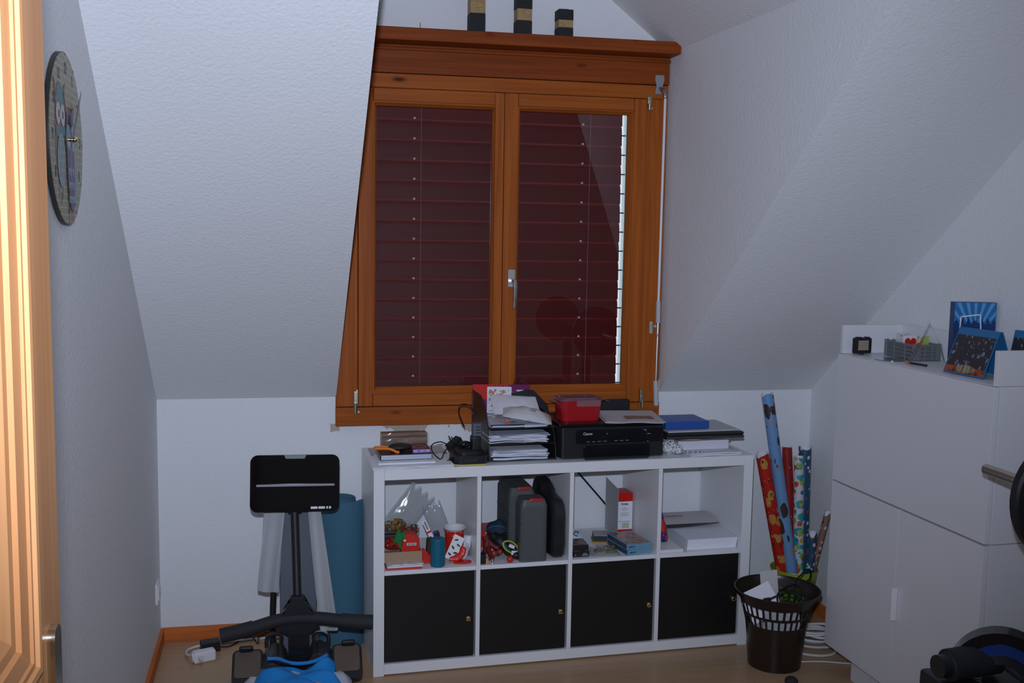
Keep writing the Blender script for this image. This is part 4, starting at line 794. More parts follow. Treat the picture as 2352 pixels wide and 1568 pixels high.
bm = nb(); tube(bm, [(0.042 * math.cos(R(a)), 0.042 * math.sin(R(a)), 0.006 + 0.022 * math.sin(R((a - 200) * 180 / 140))) for a in range(200, 341, 10)], 0.0011, 6); obj('edging', bm, mat('sky_blue_cord', (0.06, 0.22, 0.36), 0.6), cp)
wc = S('paper_cup', 'plain white cup below the cap', 'cup', 0.462, 0.165, ZC)
bm = nb(); lathe(bm, [(0, 0), (0.016, 0), (0.019, 0.066), (0.020, 0.068), (0.018, 0.068), (0.015, 0.003), (0, 0.003)], 24); obj('wall', bm, mat('cup_white', (0.66, 0.66, 0.70), 0.4), wc)
rx = S('red_carton', 'red carton lettered WER behind the black pump', 'box', 0.430, 0.215, ZC)
bm = nb(); bb(bm, 0, 0.082, 0, 0.12, 0, 0.062, 0.001); obj('carton', bm, M_red, rx); text('WER', 0.014, M_paper, rx, (0.062, -0.0008, 0.047), FRONT, 0.0003, bold=0.0004)
pu = S('hand_pump', 'black gadget with a lime wrist band and white label lying at the front', 'gadget', 0.495, 0.085, ZC + 0.002, R(8))
bm = nb(); tube(bm, [(-0.030, 0.03, 0.072), (-0.016, 0.01, 0.060), (0.004, -0.012, 0.040), (0.020, -0.036, 0.020), (0.038, -0.055, 0.012)], [0.020, 0.024, 0.020, 0.014, 0.012], 14, sm=4); tube(bm, [(-0.020, 0.0, 0.050), (-0.024, -0.006, 0.028), (-0.030, -0.010, 0.008)], [0.012, 0.010, 0.008], 10, sm=3); obj('body', bm, M_black, pu)
bm = nb(); tube(bm, [(0.030 * math.cos(a) + 0.012, -0.044 + 0.004 * math.sin(a), 0.047 + 0.020 * math.sin(a) - 0.4 * 0.030 * math.cos(a)) for a in [2 * math.pi * k / 20 for k in range(20)]], 0.0032, 8, closed=True); obj('band', bm, mat('lime_band', (0.38, 0.48, 0.08), 0.45), pu)
bm = nb(); box(bm, (0.015, -0.047, 0.050), (0.024, 0.001, 0.012), 0, (R(-8), R(28), 0)); box(bm, (0.022, -0.052, 0.026), (0.020, 0.001, 0.016), 0, (R(-8), R(10), 0)); obj('label', bm, M_paper, pu, smooth=False)
bm = nb(); sph(bm, (0, 0, 0.0125), 0.0125, seg=18); tag(obj('rubber_ball', bm, mat('red_ball', (0.55, 0.03, 0.015), 0.35), None, SH(0.503, 0.012, ZC)), 'small bright red ball at the front edge of the compartment', 'ball')
tr = S('toy_figure', 'dark red plastic toy heaped against the left divider of the tool compartment', 'toy', 0.425, 0.085, ZC)
for nm, P_, r_ in (('torso', [(0.0, 0, 0.085), (0.006, -0.01, 0.06), (0.004, -0.015, 0.04)], [0.014, 0.017, 0.012]), ('arm', [(0.008, -0.012, 0.068), (0.028, -0.02, 0.050), (0.046, -0.026, 0.042)], [0.010, 0.009, 0.010]), ('leg', [(0.006, -0.016, 0.042), (0.012, -0.034, 0.026), (0.014, -0.050, 0.012)], [0.010, 0.009, 0.012]), ('leg', [(0.0, -0.014, 0.04), (-0.014, -0.03, 0.022), (-0.010, -0.045, 0.010)], [0.009, 0.008, 0.009])):
    bm = nb(); tube(bm, P_, r_, 10, sm=4); obj(nm, bm, mat('dark_red_plastic', (0.14, 0.012, 0.012), 0.4), tr)
bm = nb(); sph(bm, (0.026, -0.034, 0.026), 0.012, seg=14); sph(bm, (0.050, -0.030, 0.030), 0.010, seg=14); obj('ball_joint', bm, mat('red_joint', (0.40, 0.03, 0.02), 0.4), tr)
yb_ = S('battery_pack', 'small black box with a yellow side at the left front of the tool compartment', 'box', 0.3925, 0.012, ZC)
bm = nb(); bb(bm, 0, 0.020, 0, 0.03, 0, 0.036, 0.001); obj('body', bm, M_black, yb_); bm = nb(); bb(bm, 0.0202, 0.028, 0.001, 0.029, 0, 0.020, 0.001); obj('yellow_side', bm, mat('yellow_part', (0.70, 0.32, 0.03), 0.4), yb_)
sv = S('metal_stopper', 'tiny shiny metal stopper at the shelf edge', 'stopper', 0.437, 0.012, ZC)
bm = nb(); lathe(bm, [(0, 0), (0.005, 0), (0.003, 0.004), (0.003, 0.010), (0.006, 0.013), (0.005, 0.018), (0, 0.020)], 16); obj('metal', bm, M_chrome, sv)

# ================================================================== third compartment: printer supplies
ik = S('ink_box', 'red and white ink cartridge box with a grey hanging tab', 'box', 1.000, 0.245, ZC)
bm = nb(); bb(bm, 0, 0.067, 0, 0.085, 0.030, 0.144); obj('middle', bm, M_paper, ik, smooth=False)
for z0, z1 in ((0.0, 0.0298), (0.1442, 0.178)):
    bm = nb(); bb(bm, 0, 0.067, 0, 0.085, z0, z1); obj('red_band', bm, mat('ink_red', (0.60, 0.006, 0.004), 0.3), ik, smooth=False)
text('PIXMA', 0.0105, mat('print_dark', (0.05, 0.05, 0.07), 0.5), ik, (0.034, -0.0007, 0.133), FRONT, 0.0002, bold=0.0003)
for k in range(7):
    bm = nb(); wv = (0.012, 0.042, 0.020, 0.0, 0.038, 0.030, 0.038)[k]
    if wv: box(bm, (0.034, -0.0003, 0.119 - 0.0055 * k), (wv, 0.0006, 0.0014)); obj('small_print', bm, mat('grey_print', (0.30, 0.26, 0.26), 0.6), ik, smooth=False)
bm = nb(); box(bm, (0.039, -0.0003, 0.046), (0.030, 0.0006, 0.022)); obj('green_note', bm, mat('pale_green_note', (0.48, 0.55, 0.38), 0.6), ik, smooth=False)
bm = nb(); box(bm, (0.033, -0.0005, 0.0625), (0.050, 0.0006, 0.002)); obj('small_print', bm, mat('grey_print', (0.30, 0.26, 0.26), 0.6), ik, smooth=False)
bm = nb(); hole = circ(0.006, 14, 0.055, 0.197, 0.45)
outer = [(-0.02, 0.0), (0.13, 0.0), (0.13, 0.215), (-0.02, 0.200)]
vo = [bm.verts.new((0, y, z)) for y, z in outer]; vh = [bm.verts.new((0, y, z)) for y, z in hole]
eds = [bm.edges.new((vo[i], vo[(i + 1) % 4])) for i in range(4)] + [bm.edges.new((vh[i], vh[(i + 1) % len(vh)])) for i in range(len(vh))]
bmesh.ops.triangle_fill(bm, use_beauty=True, edges=eds); bmesh.ops.solidify(bm, geom=bm.faces[:], thickness=0.0012); obj('hanging_tab', bm, mat('grey_board', (0.42, 0.42, 0.42), 0.6), ik, (-0.002, 0, 0), smooth=False)
M_photo = mat('photo_print', (0.42, 0.22, 0.17), 0.25, noise=((28, 40, 10), (0.10, 0.07, 0.07), 0.42, 0.62))
for k, lb in enumerate(('lower one of two stacked', 'upper one of two stacked')):
    o = S('photo_paper_pack', 'light blue photo paper pack, ' + lb, 'pack', 0.960 - 0.003 * k, 0.004 + 0.002 * k, ZC + 0.0215 * k, R(9 - k * 1.5))
    bm = nb(); bb(bm, 0, 0.104, 0, 0.165, 0, 0.021); obj('carton', bm, mat('light_blue_carton', (0.16, 0.33, 0.45), 0.4), o, smooth=False)
    bm = nb(); bb(bm, 0.004, 0.100, 0.004, 0.16, 0.021, 0.0213); obj('cover_photo', bm, M_photo, o, smooth=False)
    bm = nb(); bb(bm, -0.0004, 0, 0.004, 0.16, 0.002, 0.019); obj('dark_side', bm, mat('dark_blue_side', (0.03, 0.06, 0.10), 0.4), o, smooth=False)
    text('EPSON', 0.0085, mat('print_navy', (0.02, 0.05, 0.12), 0.5), o, (0.022, -0.0006, 0.010), FRONT, 0.0002, bold=0.0003)
bp = S('blister_pack', 'clear blister pack of brass fittings lying flat beside the photo paper', 'pack', 0.822, 0.020, ZC, R(-6))
bm = nb(); bb(bm, 0, 0.115, 0, 0.12, 0, 0.0015); obj('backing_card', bm, mat('grey_board', (0.42, 0.42, 0.42), 0.6), bp, smooth=False)
for k, (x, y, a) in enumerate(((0.035, 0.045, 30), (0.060, 0.035, 70), (0.082, 0.030, 20), (0.052, 0.080, -30), (0.088, 0.085, 10))):
    d_ = Vector((math.cos(R(a)), math.sin(R(a)), 0)) * 0.016; bm = nb(); cyl(bm, Vector((x, y, 0.010)) - d_, Vector((x, y, 0.010)) + d_, 0.007, seg=12); cyl(bm, Vector((x, y, 0.010)) + d_, Vector((x, y, 0.010)) + d_ * 1.3, 0.0088, seg=12); obj('fitting', bm, mat('aged_brass', (0.30, 0.24, 0.13), 0.3, 0.9), bp)
bm = nb(); sheet(bm, lambda u, v: Vector((0.004 + u * 0.107, 0.004 + v * 0.112, 0.002 + 0.018 * (math.sin(math.pi * u) * math.sin(math.pi * v)) ** 0.4)), 14, 14); obj('bubble', bm, M_clear, bp)
for k, lb in enumerate(('black printed carton lying at the left front of the supplies compartment', 'black printed carton lying on another at the left of the supplies compartment')):
    o = S('small_carton', lb, 'box', 0.752, 0.026 + 0.012 * k, ZC + 0.0212 * k, R(-3))
    bm = nb(); bb(bm, 0, 0.062, 0, 0.085, 0, 0.021); obj('carton', bm, M_black, o, smooth=False)
    bm = nb(); bb(bm, 0.002, 0.060, 0.002, 0.083, 0.021, 0.0213); obj('picture', bm, mat('warm_photo', (0.30, 0.14, 0.07), 0.35, noise=((40, 40, 10), (0.03, 0.03, 0.03), 0.4, 0.6)), o, smooth=False)
    if k == 0:
        for j in range(4): bm = nb(); box(bm, (0.045, -0.0004, 0.005 + j * 0.003), (0.026 - 0.004 * j, 0.0006, 0.001)); obj('small_print', bm, M_plt, o, smooth=False)
        text('o', 0.008, M_paper, o, (0.008, -0.0006, 0.008), FRONT, 0.0002)
lf = S('leaflet_bag', 'pale folded paper bag with black lettering at the left of the compartment', 'bag', 0.770, 0.125, ZC + 0.001)
bm = nb(); sheet(bm, lambda u, v: Vector((u * (0.055 + 0.03 * (1 - v)), 0.05 * v - 0.012 * math.sin(u * 3), 0.004 + v * 0.066 - 0.012 * u * u)), 8, 8, 0.001); lfo = obj('paper', bm, mat('pale_blue_paper', (0.52, 0.58, 0.66), 0.5), lf)
text('STS', 0.026, mat('print_dark', (0.05, 0.05, 0.07), 0.5), lf, (0.028, 0.020, 0.046), (R(58), R(-75), 0), 0.0004, bold=0.0008)
sb_ = S('card_deck', 'small dark box with a grey lid on a yellow booklet', 'box', 0.885, 0.185, ZC, R(-14))
bm = nb(); bb(bm, -0.004, 0.082, -0.004, 0.075, 0, 0.007); obj('booklet', bm, mat('ochre_booklet', (0.40, 0.22, 0.04), 0.5), sb_, smooth=False)
bm = nb(); bb(bm, 0, 0.078, 0, 0.07, 0.0072, 0.028); obj('box', bm, mat('slate_box', (0.035, 0.04, 0.06), 0.4), sb_, smooth=False)
bm = nb(); bb(bm, 0.001, 0.077, 0.001, 0.069, 0.0282, 0.031); obj('lid', bm, mat('lid_grey', (0.34, 0.36, 0.37), 0.35), sb_, smooth=False)
cable('hanging_cable', 'black cable slanting down behind the supplies compartment', [q(0.80, 0.394, 0.735), q(0.85, 0.394, 0.662), q(0.93, 0.394, 0.570), q(1.01, 0.394, 0.478), q(1.05, 0.394, 0.42), q(1.07, 0.394, 0.405)], 0.0036, M_bcable, 5)

# ================================================================== fourth compartment: copy paper
rm = S('paper_ream', 'opened ream of white copy paper in the last compartment', 'paper', 1.212, 0.028, ZC)
bm = nb(); prism(bm, [(0, 0), (0.205, 0), (0.212, 0.040), (0.004, 0.040)], 0.295, T(0, 0.295, 0) @ XZ); obj('sheets', bm, mat('bright_paper', (0.82, 0.83, 0.90), 0.7), rm, smooth=False)
bm = nb(); sheet(bm, lambda u, v: Vector((-0.003 - 0.022 * u * (0.4 + 0.6 * v), v * 0.29, 0.041 - 0.036 * u)), 4, 4, 0.0008); obj('torn_wrapper', bm, M_paperg, rm)
bm = nb(); sheet(bm, lambda u, v: Vector((-0.03 + u * 0.235, 0.155 + v * 0.14, 0.0415 + 0.026 * math.sin(v * 1.7) + 0.010 * u * (1 - v))), 8, 8, 0.0008); fl_ = obj('wrapper_flap', bm, mat('wrapper_grey', (0.56, 0.53, 0.53), 0.5), rm)
bm = nb(); sheet(bm, lambda u, v: Vector((-0.03 + u * 0.235, 0.148 + v * 0.022, 0.0450 + 0.008 * v + 0.012 * u * u * (1 - v))), 10, 2, 0.0008); obj('dark_strip', bm, mat('dark_strip', (0.045, 0.05, 0.05), 0.4), rm)
text('Canon', 0.030, mat('print_dim_red', (0.30, 0.06, 0.05), 0.5), rm, (0.040, 0.235, 0.0685), (R(8), 0, math.pi), 0.0004, bold=0.0006)
box_thing('white_booklet', 'thin white booklet at the left front of the last compartment', 'booklet', 1.093, 0.006, ZC, 0.095, 0.14, 0.013, M_white, R(0.3), 0.001)
um = S('child_umbrella', 'folded red and blue umbrella leaning against the divider', 'umbrella', 1.150, 0.105, ZC + 0.014); um.rotation_euler = (R(-4), R(-9), SA)
bm = nb(); lathe(bm, [(0, 0), (0.012, 0.002), (0.0165, 0.016), (0.0155, 0.030), (0.012, 0.036)], 16); obj('handle', bm, mat('umbrella_blue', (0.03, 0.02, 0.14), 0.4), um)
for k in range(4):
    bm = nb(); lathe(bm, [(0.0162, 0.010), (0.0172, 0.018), (0.0160, 0.028)], 3, None, R(k * 90), R(k * 90 + 40)); obj('red_stripe', bm, M_red, um)
bm = nb(); lathe(bm, [(0.011, 0.034), (0.0175, 0.045), (0.015, 0.070), (0.0115, 0.088), (0.010, 0.092)], 12); obj('canopy', bm, mat('umbrella_red', (0.50, 0.02, 0.012), 0.45), um)
bm = nb(); lathe(bm, [(0.010, 0.092), (0.0105, 0.104), (0.009, 0.116)], 12); obj('tie', bm, mat('umbrella_blue', (0.03, 0.02, 0.14), 0.4), um)
bm = nb(); lathe(bm, [(0.009, 0.116), (0.0085, 0.13), (0.004, 0.146)], 12); obj('canopy_end', bm, mat('umbrella_red', (0.50, 0.02, 0.012), 0.45), um)
bm = nb(); lathe(bm, [(0.004, 0.146), (0.003, 0.160), (0, 0.164)], 10); obj('tip', bm, M_dgrey, um)

# ================================================================== window ledge
M_gpil = mat('gold_cork', (0.42, 0.28, 0.12), 0.6, noise=((90, 90, 400), (0.30, 0.18, 0.07), 0.45, 0.6))
for k, (x, h, lb) in enumerate(((0.410, 0.205, 'tallest'), (0.590, 0.155, 'middle-sized'), (0.752, 0.103, 'shortest'))):
    o = thing('candle_holder', 'black square pillar with a gold middle band on the ledge, ' + lb + ' of three', 'candle holder', (x, -0.078, 2.3445), R(2))
    f1, f2 = h * 0.34, h * 0.62
    for nm, z0, z1, m_, s_ in (('lower_block', 0, f1, mat('black_textured', (0.012, 0.012, 0.012), 0.7), 0.059), ('gold_band', f1, f2, M_gpil, 0.0575), ('upper_block', f2, h, mat('black_textured', (0.012, 0.012, 0.012), 0.7), 0.059)):
        bm = nb(); bb(bm, -s_ / 2, s_ / 2, -s_ / 2, s_ / 2, z0, z1, 0.002); obj(nm, bm, m_, o)
    bm = nb(); lathe(bm, [(0, h), (0.019, h), (0.019, h + 0.004), (0.017, h + 0.004), (0.016, h + 0.001), (0, h + 0.001)], 18); obj('tealight_cup', bm, M_chrome, o)
bm = nb(); cyl(bm, (0.206, -0.004, 2.37), (0.205, -0.012, 2.385), 0.0012, seg=6); cyl(bm, (0.206, 0.0, 2.368), (0.206, -0.005, 2.371), 0.0010, seg=6); tag(obj('small_nail', bm, M_blackp), 'small dark nail in the wall just above the window ledge', 'nail')

# ================================================================== owl clock on the left wall
ck = thing('owl_clock', 'round olive wall clock with two printed owls', 'clock', (XL(-1.685) + 0.0005, -1.685, 1.783), R(0.9))
CR = 0.182
def brick_face():
    m = bpy.data.materials.new('olive_brick_print'); m.use_nodes = True; nt = m.node_tree; N = nt.nodes; L = nt.links; p = N['Principled BSDF']; p.inputs['Roughness'].default_value = 0.35
    tc = N.new('ShaderNodeTexCoord'); mp = N.new('ShaderNodeMapping'); mp.vector_type = 'POINT'; mp.inputs['Rotation'].default_value = (0, R(90), R(90)); 
    sp_ = N.new('ShaderNodeSeparateXYZ'); cb_ = N.new('ShaderNodeCombineXYZ'); L.new(tc.outputs['Object'], sp_.inputs[0]); L.new(sp_.outputs['Y'], cb_.inputs['X']); L.new(sp_.outputs['Z'], cb_.inputs['Y'])
    br_ = N.new('ShaderNodeTexBrick'); br_.inputs['Scale'].default_value = 11; br_.inputs['Mortar Size'].default_value = 0.012; br_.inputs['Row Height'].default_value = 0.16; br_.inputs['Brick Width'].default_value = 0.9
    br_.inputs['Color1'].default_value = (0.19, 0.165, 0.075, 1); br_.inputs['Color2'].default_value = (0.165, 0.145, 0.062, 1); br_.inputs['Mortar'].default_value = (0.34, 0.31, 0.19, 1)
    L.new(cb_.outputs[0], br_.inputs['Vector']); L.new(br_.outputs['Color'], p.inputs['Base Color']); return m
bm = nb(); prism(bm, circ(CR, 64), 0.010, YZ); obj('rim', bm, mat('dark_clock_edge', (0.03, 0.028, 0.025), 0.5), ck)
bm = nb(); prism(bm, circ(CR - 0.0015, 64), 0.0008, T(0.010, 0, 0) @ YZ); obj('dial', bm, brick_face(), ck)
def flat(name, poly, m_, lvl=1, par=ck):
    bm = nb(); prism(bm, poly, 0.0004, T(0.0106 + 0.0004 * lvl, 0, 0) @ YZ); return obj(name, bm, m_, par, smooth=False)
def ell(cx, cy, a, b, n=22, tilt=0):
    return [(cx + a * math.cos(t) * math.cos(tilt) - b * math.sin(t) * math.sin(tilt), cy + a * math.cos(t) * math.sin(tilt) + b * math.sin(t) * math.cos(tilt)) for t in [2 * math.pi * k / n for k in range(n)]]
C_ml, C_tl, C_pu, C_cr, C_or = mat('print_dusty_red', (0.14, 0.035, 0.035), 0.4), mat('print_teal', (0.02, 0.12, 0.13), 0.4), mat('print_purple', (0.06, 0.015, 0.10), 0.4), mat('print_cream', (0.42, 0.40, 0.36), 0.4), mat('print_rust', (0.20, 0.05, 0.02), 0.4)
C_lb, C_dk = mat('print_pale_teal', (0.15, 0.26, 0.27), 0.4), mat('print_ink', (0.02, 0.02, 0.02), 0.4)
# first owl
flat('owl_body', ell(-0.075, 0.005, 0.052, 0.108), C_ml, 1); flat('owl_head', ell(-0.068, 0.075, 0.050, 0.034), C_tl, 2)
flat('owl_brow', [(-0.118, 0.080), (-0.068, 0.05), (-0.02, 0.080), (-0.02, 0.068), (-0.068, 0.036), (-0.118, 0.068)], C_ml, 3)
flat('owl_scarf', [(-0.118, -0.002), (-0.02, 0.006), (-0.022, 0.024), (-0.116, 0.020)], C_tl, 3)
for s in (-1, 1):
    flat('owl_eye', ell(-0.070 + s * 0.024, 0.046, 0.021, 0.023), C_cr, 4); flat('owl_pupil', ell(-0.068 + s * 0.020, 0.046, 0.007, 0.008), C_dk, 5)
    flat('owl_ear', [(-0.070 + s * 0.046, 0.070), (-0.070 + s * 0.062, 0.118), (-0.070 + s * 0.030, 0.095)], C_or, 2); flat('owl_foot', [(-0.078 + s * 0.018, -0.098), (-0.073 + s * 0.018, -0.098), (-0.073 + s * 0.018, -0.128), (-0.078 + s * 0.018, -0.128)], C_or, 2)
flat('owl_belly', ell(-0.070, -0.048, 0.040, 0.056), C_lb, 4)
for r_ in range(4):
    for c_ in range(3): flat('owl_feather', [(-0.094 + c_ * 0.020, -0.018 - r_ * 0.018), (-0.088 + c_ * 0.020, -0.018 - r_ * 0.018), (-0.088 + c_ * 0.020, -0.028 - r_ * 0.018), (-0.094 + c_ * 0.020, -0.028 - r_ * 0.018)], C_ml, 5)
# second owl
flat('owl_wing', ell(0.046, -0.062, 0.046, 0.075, tilt=0.15), C_lb, 5); flat('owl_body', ell(0.026, -0.050, 0.040, 0.105, tilt=0.08), C_pu, 6); flat('owl_head', ell(0.024, 0.030, 0.042, 0.034, tilt=0.1), C_pu, 6)
for s in (-1, 1):
    flat('owl_eye', ell(0.026 + s * 0.024, 0.004, 0.023, 0.028), C_lb, 7); flat('owl_pupil', ell(0.026 + s * 0.021, -0.004, 0.008, 0.010), C_cr, 8); flat('owl_ear', [(0.026 + s * 0.034, 0.040), (0.028 + s * 0.052, 0.078), (0.026 + s * 0.018, 0.060)], C_or, 5)
    flat('owl_foot', [(0.026 + s * 0.016, -0.148), (0.031 + s * 0.016, -0.148), (0.031 + s * 0.016, -0.176), (0.026 + s * 0.016, -0.176)], C_or, 5)
for r_ in range(3):
    for c_ in range(4): x_ = -0.004 + c_ * 0.016; z_ = -0.060 - r_ * 0.030; flat('owl_feather', [(x_, z_), (x_ + 0.013, z_), (x_ + 0.0065, z_ - 0.016)], C_lb, 7)
for h_ in range(1, 13):
    a = R(90 - 30 * h_); text(str(h_), 0.034, C_dk, ck, (0.0112, 0.148 * math.cos(a), 0.148 * math.sin(a)), (R(90), 0, R(90)), 0.0002, 'numeral', sx=0.8)
for k in range(60):
    a = R(6 * k)
    if k % 5 == 0: flat('minute_mark', circ(0.003, 8, 0.178 * math.cos(a), 0.178 * math.sin(a)), C_or, 1)
text('owls', 0.036, C_or, ck, (0.0112, 0.050, 0.066), (R(90), 0, R(90)), 0.0002, 'lettering')
def hand(name, ln, a, z, w_): 
    d = Vector((0, math.cos(a), math.sin(a))); s_ = Vector((0, -d.z, d.y)); bm = nb()
    v = [Vector((z, 0, 0)) - d * 0.02 - s_ * w_, Vector((z, 0, 0)) - d * 0.02 + s_ * w_, Vector((z, 0, 0)) + d * ln * 0.55 + s_ * w_ * 1.6, Vector((z, 0, 0)) + d * ln, Vector((z, 0, 0)) + d * ln * 0.55 - s_ * w_ * 1.6]
    slab(bm, v, (0.0008, 0, 0)); obj(name, bm, mat('dark_violet_hand', (0.06, 0.05, 0.08), 0.4), ck, smooth=False)
hand('hour_hand', 0.10, R(-92), 0.019, 0.003); hand('minute_hand', 0.165, R(45), 0.022, 0.003)
bm = nb(); cyl(bm, (0.012, 0, 0), (0.026, 0, 0), 0.005, seg=14); sph(bm, (0.027, 0, 0), 0.006, seg=12); obj('hub', bm, M_brass, ck)

# ================================================================== rolled mat in the corner beside the shelf
rmx = thing('exercise_mat', 'rolled blue-grey exercise mat standing against the wall beside the shelf', 'mat', (-0.112, -0.110, 0))
bm = nb(); N_ = 190; out_, inn = [], []
for i in range(N_ + 1):
    t = i / N_; a = R(-20) - 2 * math.pi * 4.4 * (1 - t); r_ = 0.026 + 0.055 * t + (0.020 * max(0, (t - 0.93) / 0.07) ** 1.5)
    out_.append((r_ * math.cos(a), r_ * math.sin(a))); inn.append(((r_ - 0.0085) * math.cos(a), (r_ - 0.0085) * math.sin(a)))
vb = [[bm.verts.new((x, y, z)) for x, y in L_] for L_, z in ((out_, 0), (inn, 0), (out_, 0.572), (inn, 0.572))]
for i in range(N_):
    bm.faces.new((vb[0][i], vb[0][i + 1], vb[2][i + 1], vb[2][i])); bm.faces.new((vb[1][i + 1], vb[1][i], vb[3][i], vb[3][i + 1])); bm.faces.new((vb[2][i], vb[2][i + 1], vb[3][i + 1], vb[3][i])); bm.faces.new((vb[1][i], vb[1][i + 1], vb[0][i + 1], vb[0][i]))
for i in (0, N_): bm.faces.new((vb[0][i], vb[1][i], vb[3][i], vb[2][i]))
obj('foam_roll', bm, mat('blue_grey_foam', (0.052, 0.150, 0.215), 0.85, bump=(260, 0.3, 0.002)), rmx)

# ================================================================== rowing machine, folded close to the wall
MX, MY = -0.265, -0.50
rw = thing('rowing_machine', 'black rowing machine with a tablet-like console and foot plates', 'exercise machine', (MX, MY, 0))
def mt(name, pts, r, m_=M_blackp, seg=14, sm=4, **k): bm = nb(); tube(bm, pts, r, seg, sm=sm, **k); return obj(name, bm, m_, rw)
# console
bm = nb(); Mc = T(-0.006, 0.075, 0.712) @ Matrix.Rotation(R(-8), 4, 'X') @ Matrix.Rotation(R(0.8), 4, 'Y') @ XZ
prism(bm, rrect(0.306, 0.198, 0.026, 6), 0.022, Mc, -0.011); bmesh.ops.bevel(bm, geom=[e for e in bm.edges if len(e.link_faces) == 2 and e.calc_face_angle(0) > 1.0], offset=0.004, segments=3, affect='EDGES'); cs = obj('console', bm, mat('console_black', (0.006, 0.006, 0.008), 0.06), rw)
def cpl(name, poly, h, m_, z=0.011): bm = nb(); prism(bm, poly, h, Mc, z); return obj(name, bm, m_, cs)
cpl('tablet_ledge', rrect(0.268, 0.007, 0.003, 3, 0.002, -0.006), 0.008, mat('grey_ledge', (0.22, 0.22, 0.24), 0.35))
cpl('screen', rrect(0.286, 0.096, 0.012, 4, 0, 0.048), 0.0006, mat('screen_black', (0.004, 0.004, 0.005), 0.05)); cpl('brand_tab', [(-0.038, 0.098), (0.038, 0.098), (0.032, 0.086), (-0.032, 0.086)], 0.001, mat('tab_grey', (0.09, 0.10, 0.11), 0.35))
for k, (x, w_) in enumerate(((0.066, 0.023), (0.092, 0.023), (0.111, 0.006), (0.121, 0.007))): cpl('sticker', rrect(w_, 0.008, 0.0008, 2, x, -0.086), 0.0005, M_paper)
# pole, yoke, handlebar with foam grips
mt('pole', [(0.0, 0.004, 0.315), (-0.004, 0.045, 0.47), (-0.009, 0.082, 0.635)], 0.0145, M_black)
mt('console_neck', [(-0.030, 0.083, 0.612), (-0.009, 0.083, 0.612), (0.016, 0.083, 0.618)], [0.012, 0.016, 0.012], M_black)
bm = nb(); prism(bm, [(-0.075, 0.235), (-0.055, 0.275), (-0.030, 0.300), (-0.022, 0.335), (0.022, 0.335), (0.030, 0.300), (0.055, 0.280), (0.080, 0.250), (0.060, 0.212), (0.03, 0.195), (-0.03, 0.195), (-0.055, 0.212)], 0.046, T(0, 0.018, 0) @ XZ); bmesh.ops.bevel(bm, geom=bm.edges[:], offset=0.006, segments=2, affect='EDGES'); obj('yoke', bm, M_blackp, rw)
mt('handlebar', [(-0.150, -0.022, 0.232), (-0.07, -0.014, 0.250), (0, -0.012, 0.255), (0.07, -0.014, 0.251), (0.150, -0.022, 0.240)], 0.0225, M_rubber)
mt('grip', [(-0.258, -0.032, 0.215), (-0.20, -0.028, 0.224), (-0.148, -0.022, 0.233)], 0.0255, M_rubber); mt('grip', [(0.258, -0.032, 0.232), (0.20, -0.028, 0.236), (0.148, -0.022, 0.241)], 0.0255, M_rubber)
# black front shield, side housings, foot plates
bm = nb(); Mp = T(0.004, -0.028, 0.135) @ Matrix.Rotation(R(-14), 4, 'X') @ XZ; prism(bm, rrect(0.072, 0.150, 0.012), 0.024, Mp, -0.012); bmesh.ops.bevel(bm, geom=[e for e in bm.edges if e.calc_face_angle(0) > 1.0], offset=0.003, segments=2, affect='EDGES'); obj('front_shield', bm, M_blackg, rw)
for s in (-1, 1):
    bm = nb(); hp = [(0.0, 0.0)] + [(0.005 + 0.10 * t, 0.0) for t in ()]
    prism(bm, [(0.032, 0.018), (0.118, 0.018), (0.124, 0.075), (0.116, 0.118), (0.094, 0.142), (0.062, 0.148), (0.040, 0.128), (0.032, 0.09)], 0.13, T(0, 0.065, 0) @ Matrix.Scale(s, 4, (1, 0, 0)) @ XZ); bmesh.ops.bevel(bm, geom=bm.edges[:], offset=0.010, segments=3, affect='EDGES'); obj('housing', bm, M_dgrey if False else mat('charcoal_plastic', (0.028, 0.030, 0.033), 0.5), rw)
    bm = nb(); Mf = T(s * 0.170, -0.01, 0.086) @ Matrix.Rotation(R(38), 4, 'X'); prism(bm, rrect(0.105, 0.135, 0.02), 0.026, Mf, -0.022); bmesh.ops.bevel(bm, geom=[e for e in bm.edges if e.calc_face_angle(0) > 1.0], offset=0.004, segments=2, affect='EDGES'); ft = obj('foot_plate', bm, M_blackp, rw)
    bm = nb(); prism(bm, rrect(0.088, 0.100, 0.012), 0.003, Mf @ T(0, 0.010, 0.0042)); obj('tread', bm, mat('brown_tread', (0.13, 0.095, 0.07), 0.75), ft)
    bm = nb(); box(bm, (0, 0, 0), (0.048, 0.016, 0.030), 0.007); bmesh.ops.transform(bm, matrix=Mf @ T(0.006 * s, 0.062, 0.018), verts=bm.verts[:]); obj('heel_stop', bm, M_blackp, ft)
    bm = nb(); tube(bm, [(s * 0.058, 0.075, 0.125), (s * 0.058, 0.085, 0.158), (s * 0.082, 0.085, 0.165), (s * 0.106, 0.080, 0.155), (s * 0.108, 0.075, 0.12)], 0.007, 8, sm=4); obj('carry_handle', bm, M_blackp, rw)
    bm = nb(); box(bm, (s * 0.075, -0.0665, 0.116), (0.045, 0.002, 0.003), 0.0008); obj('badge_line', bm, M_dgrey, rw)
bm = nb(); box(bm, (0, 0.03, 0.012), (0.40, 0.055, 0.024), 0.008); box(bm, (0, 0.03, 0.05), (0.10, 0.12, 0.08), 0.01); obj('base_foot', bm, M_blackp, rw)
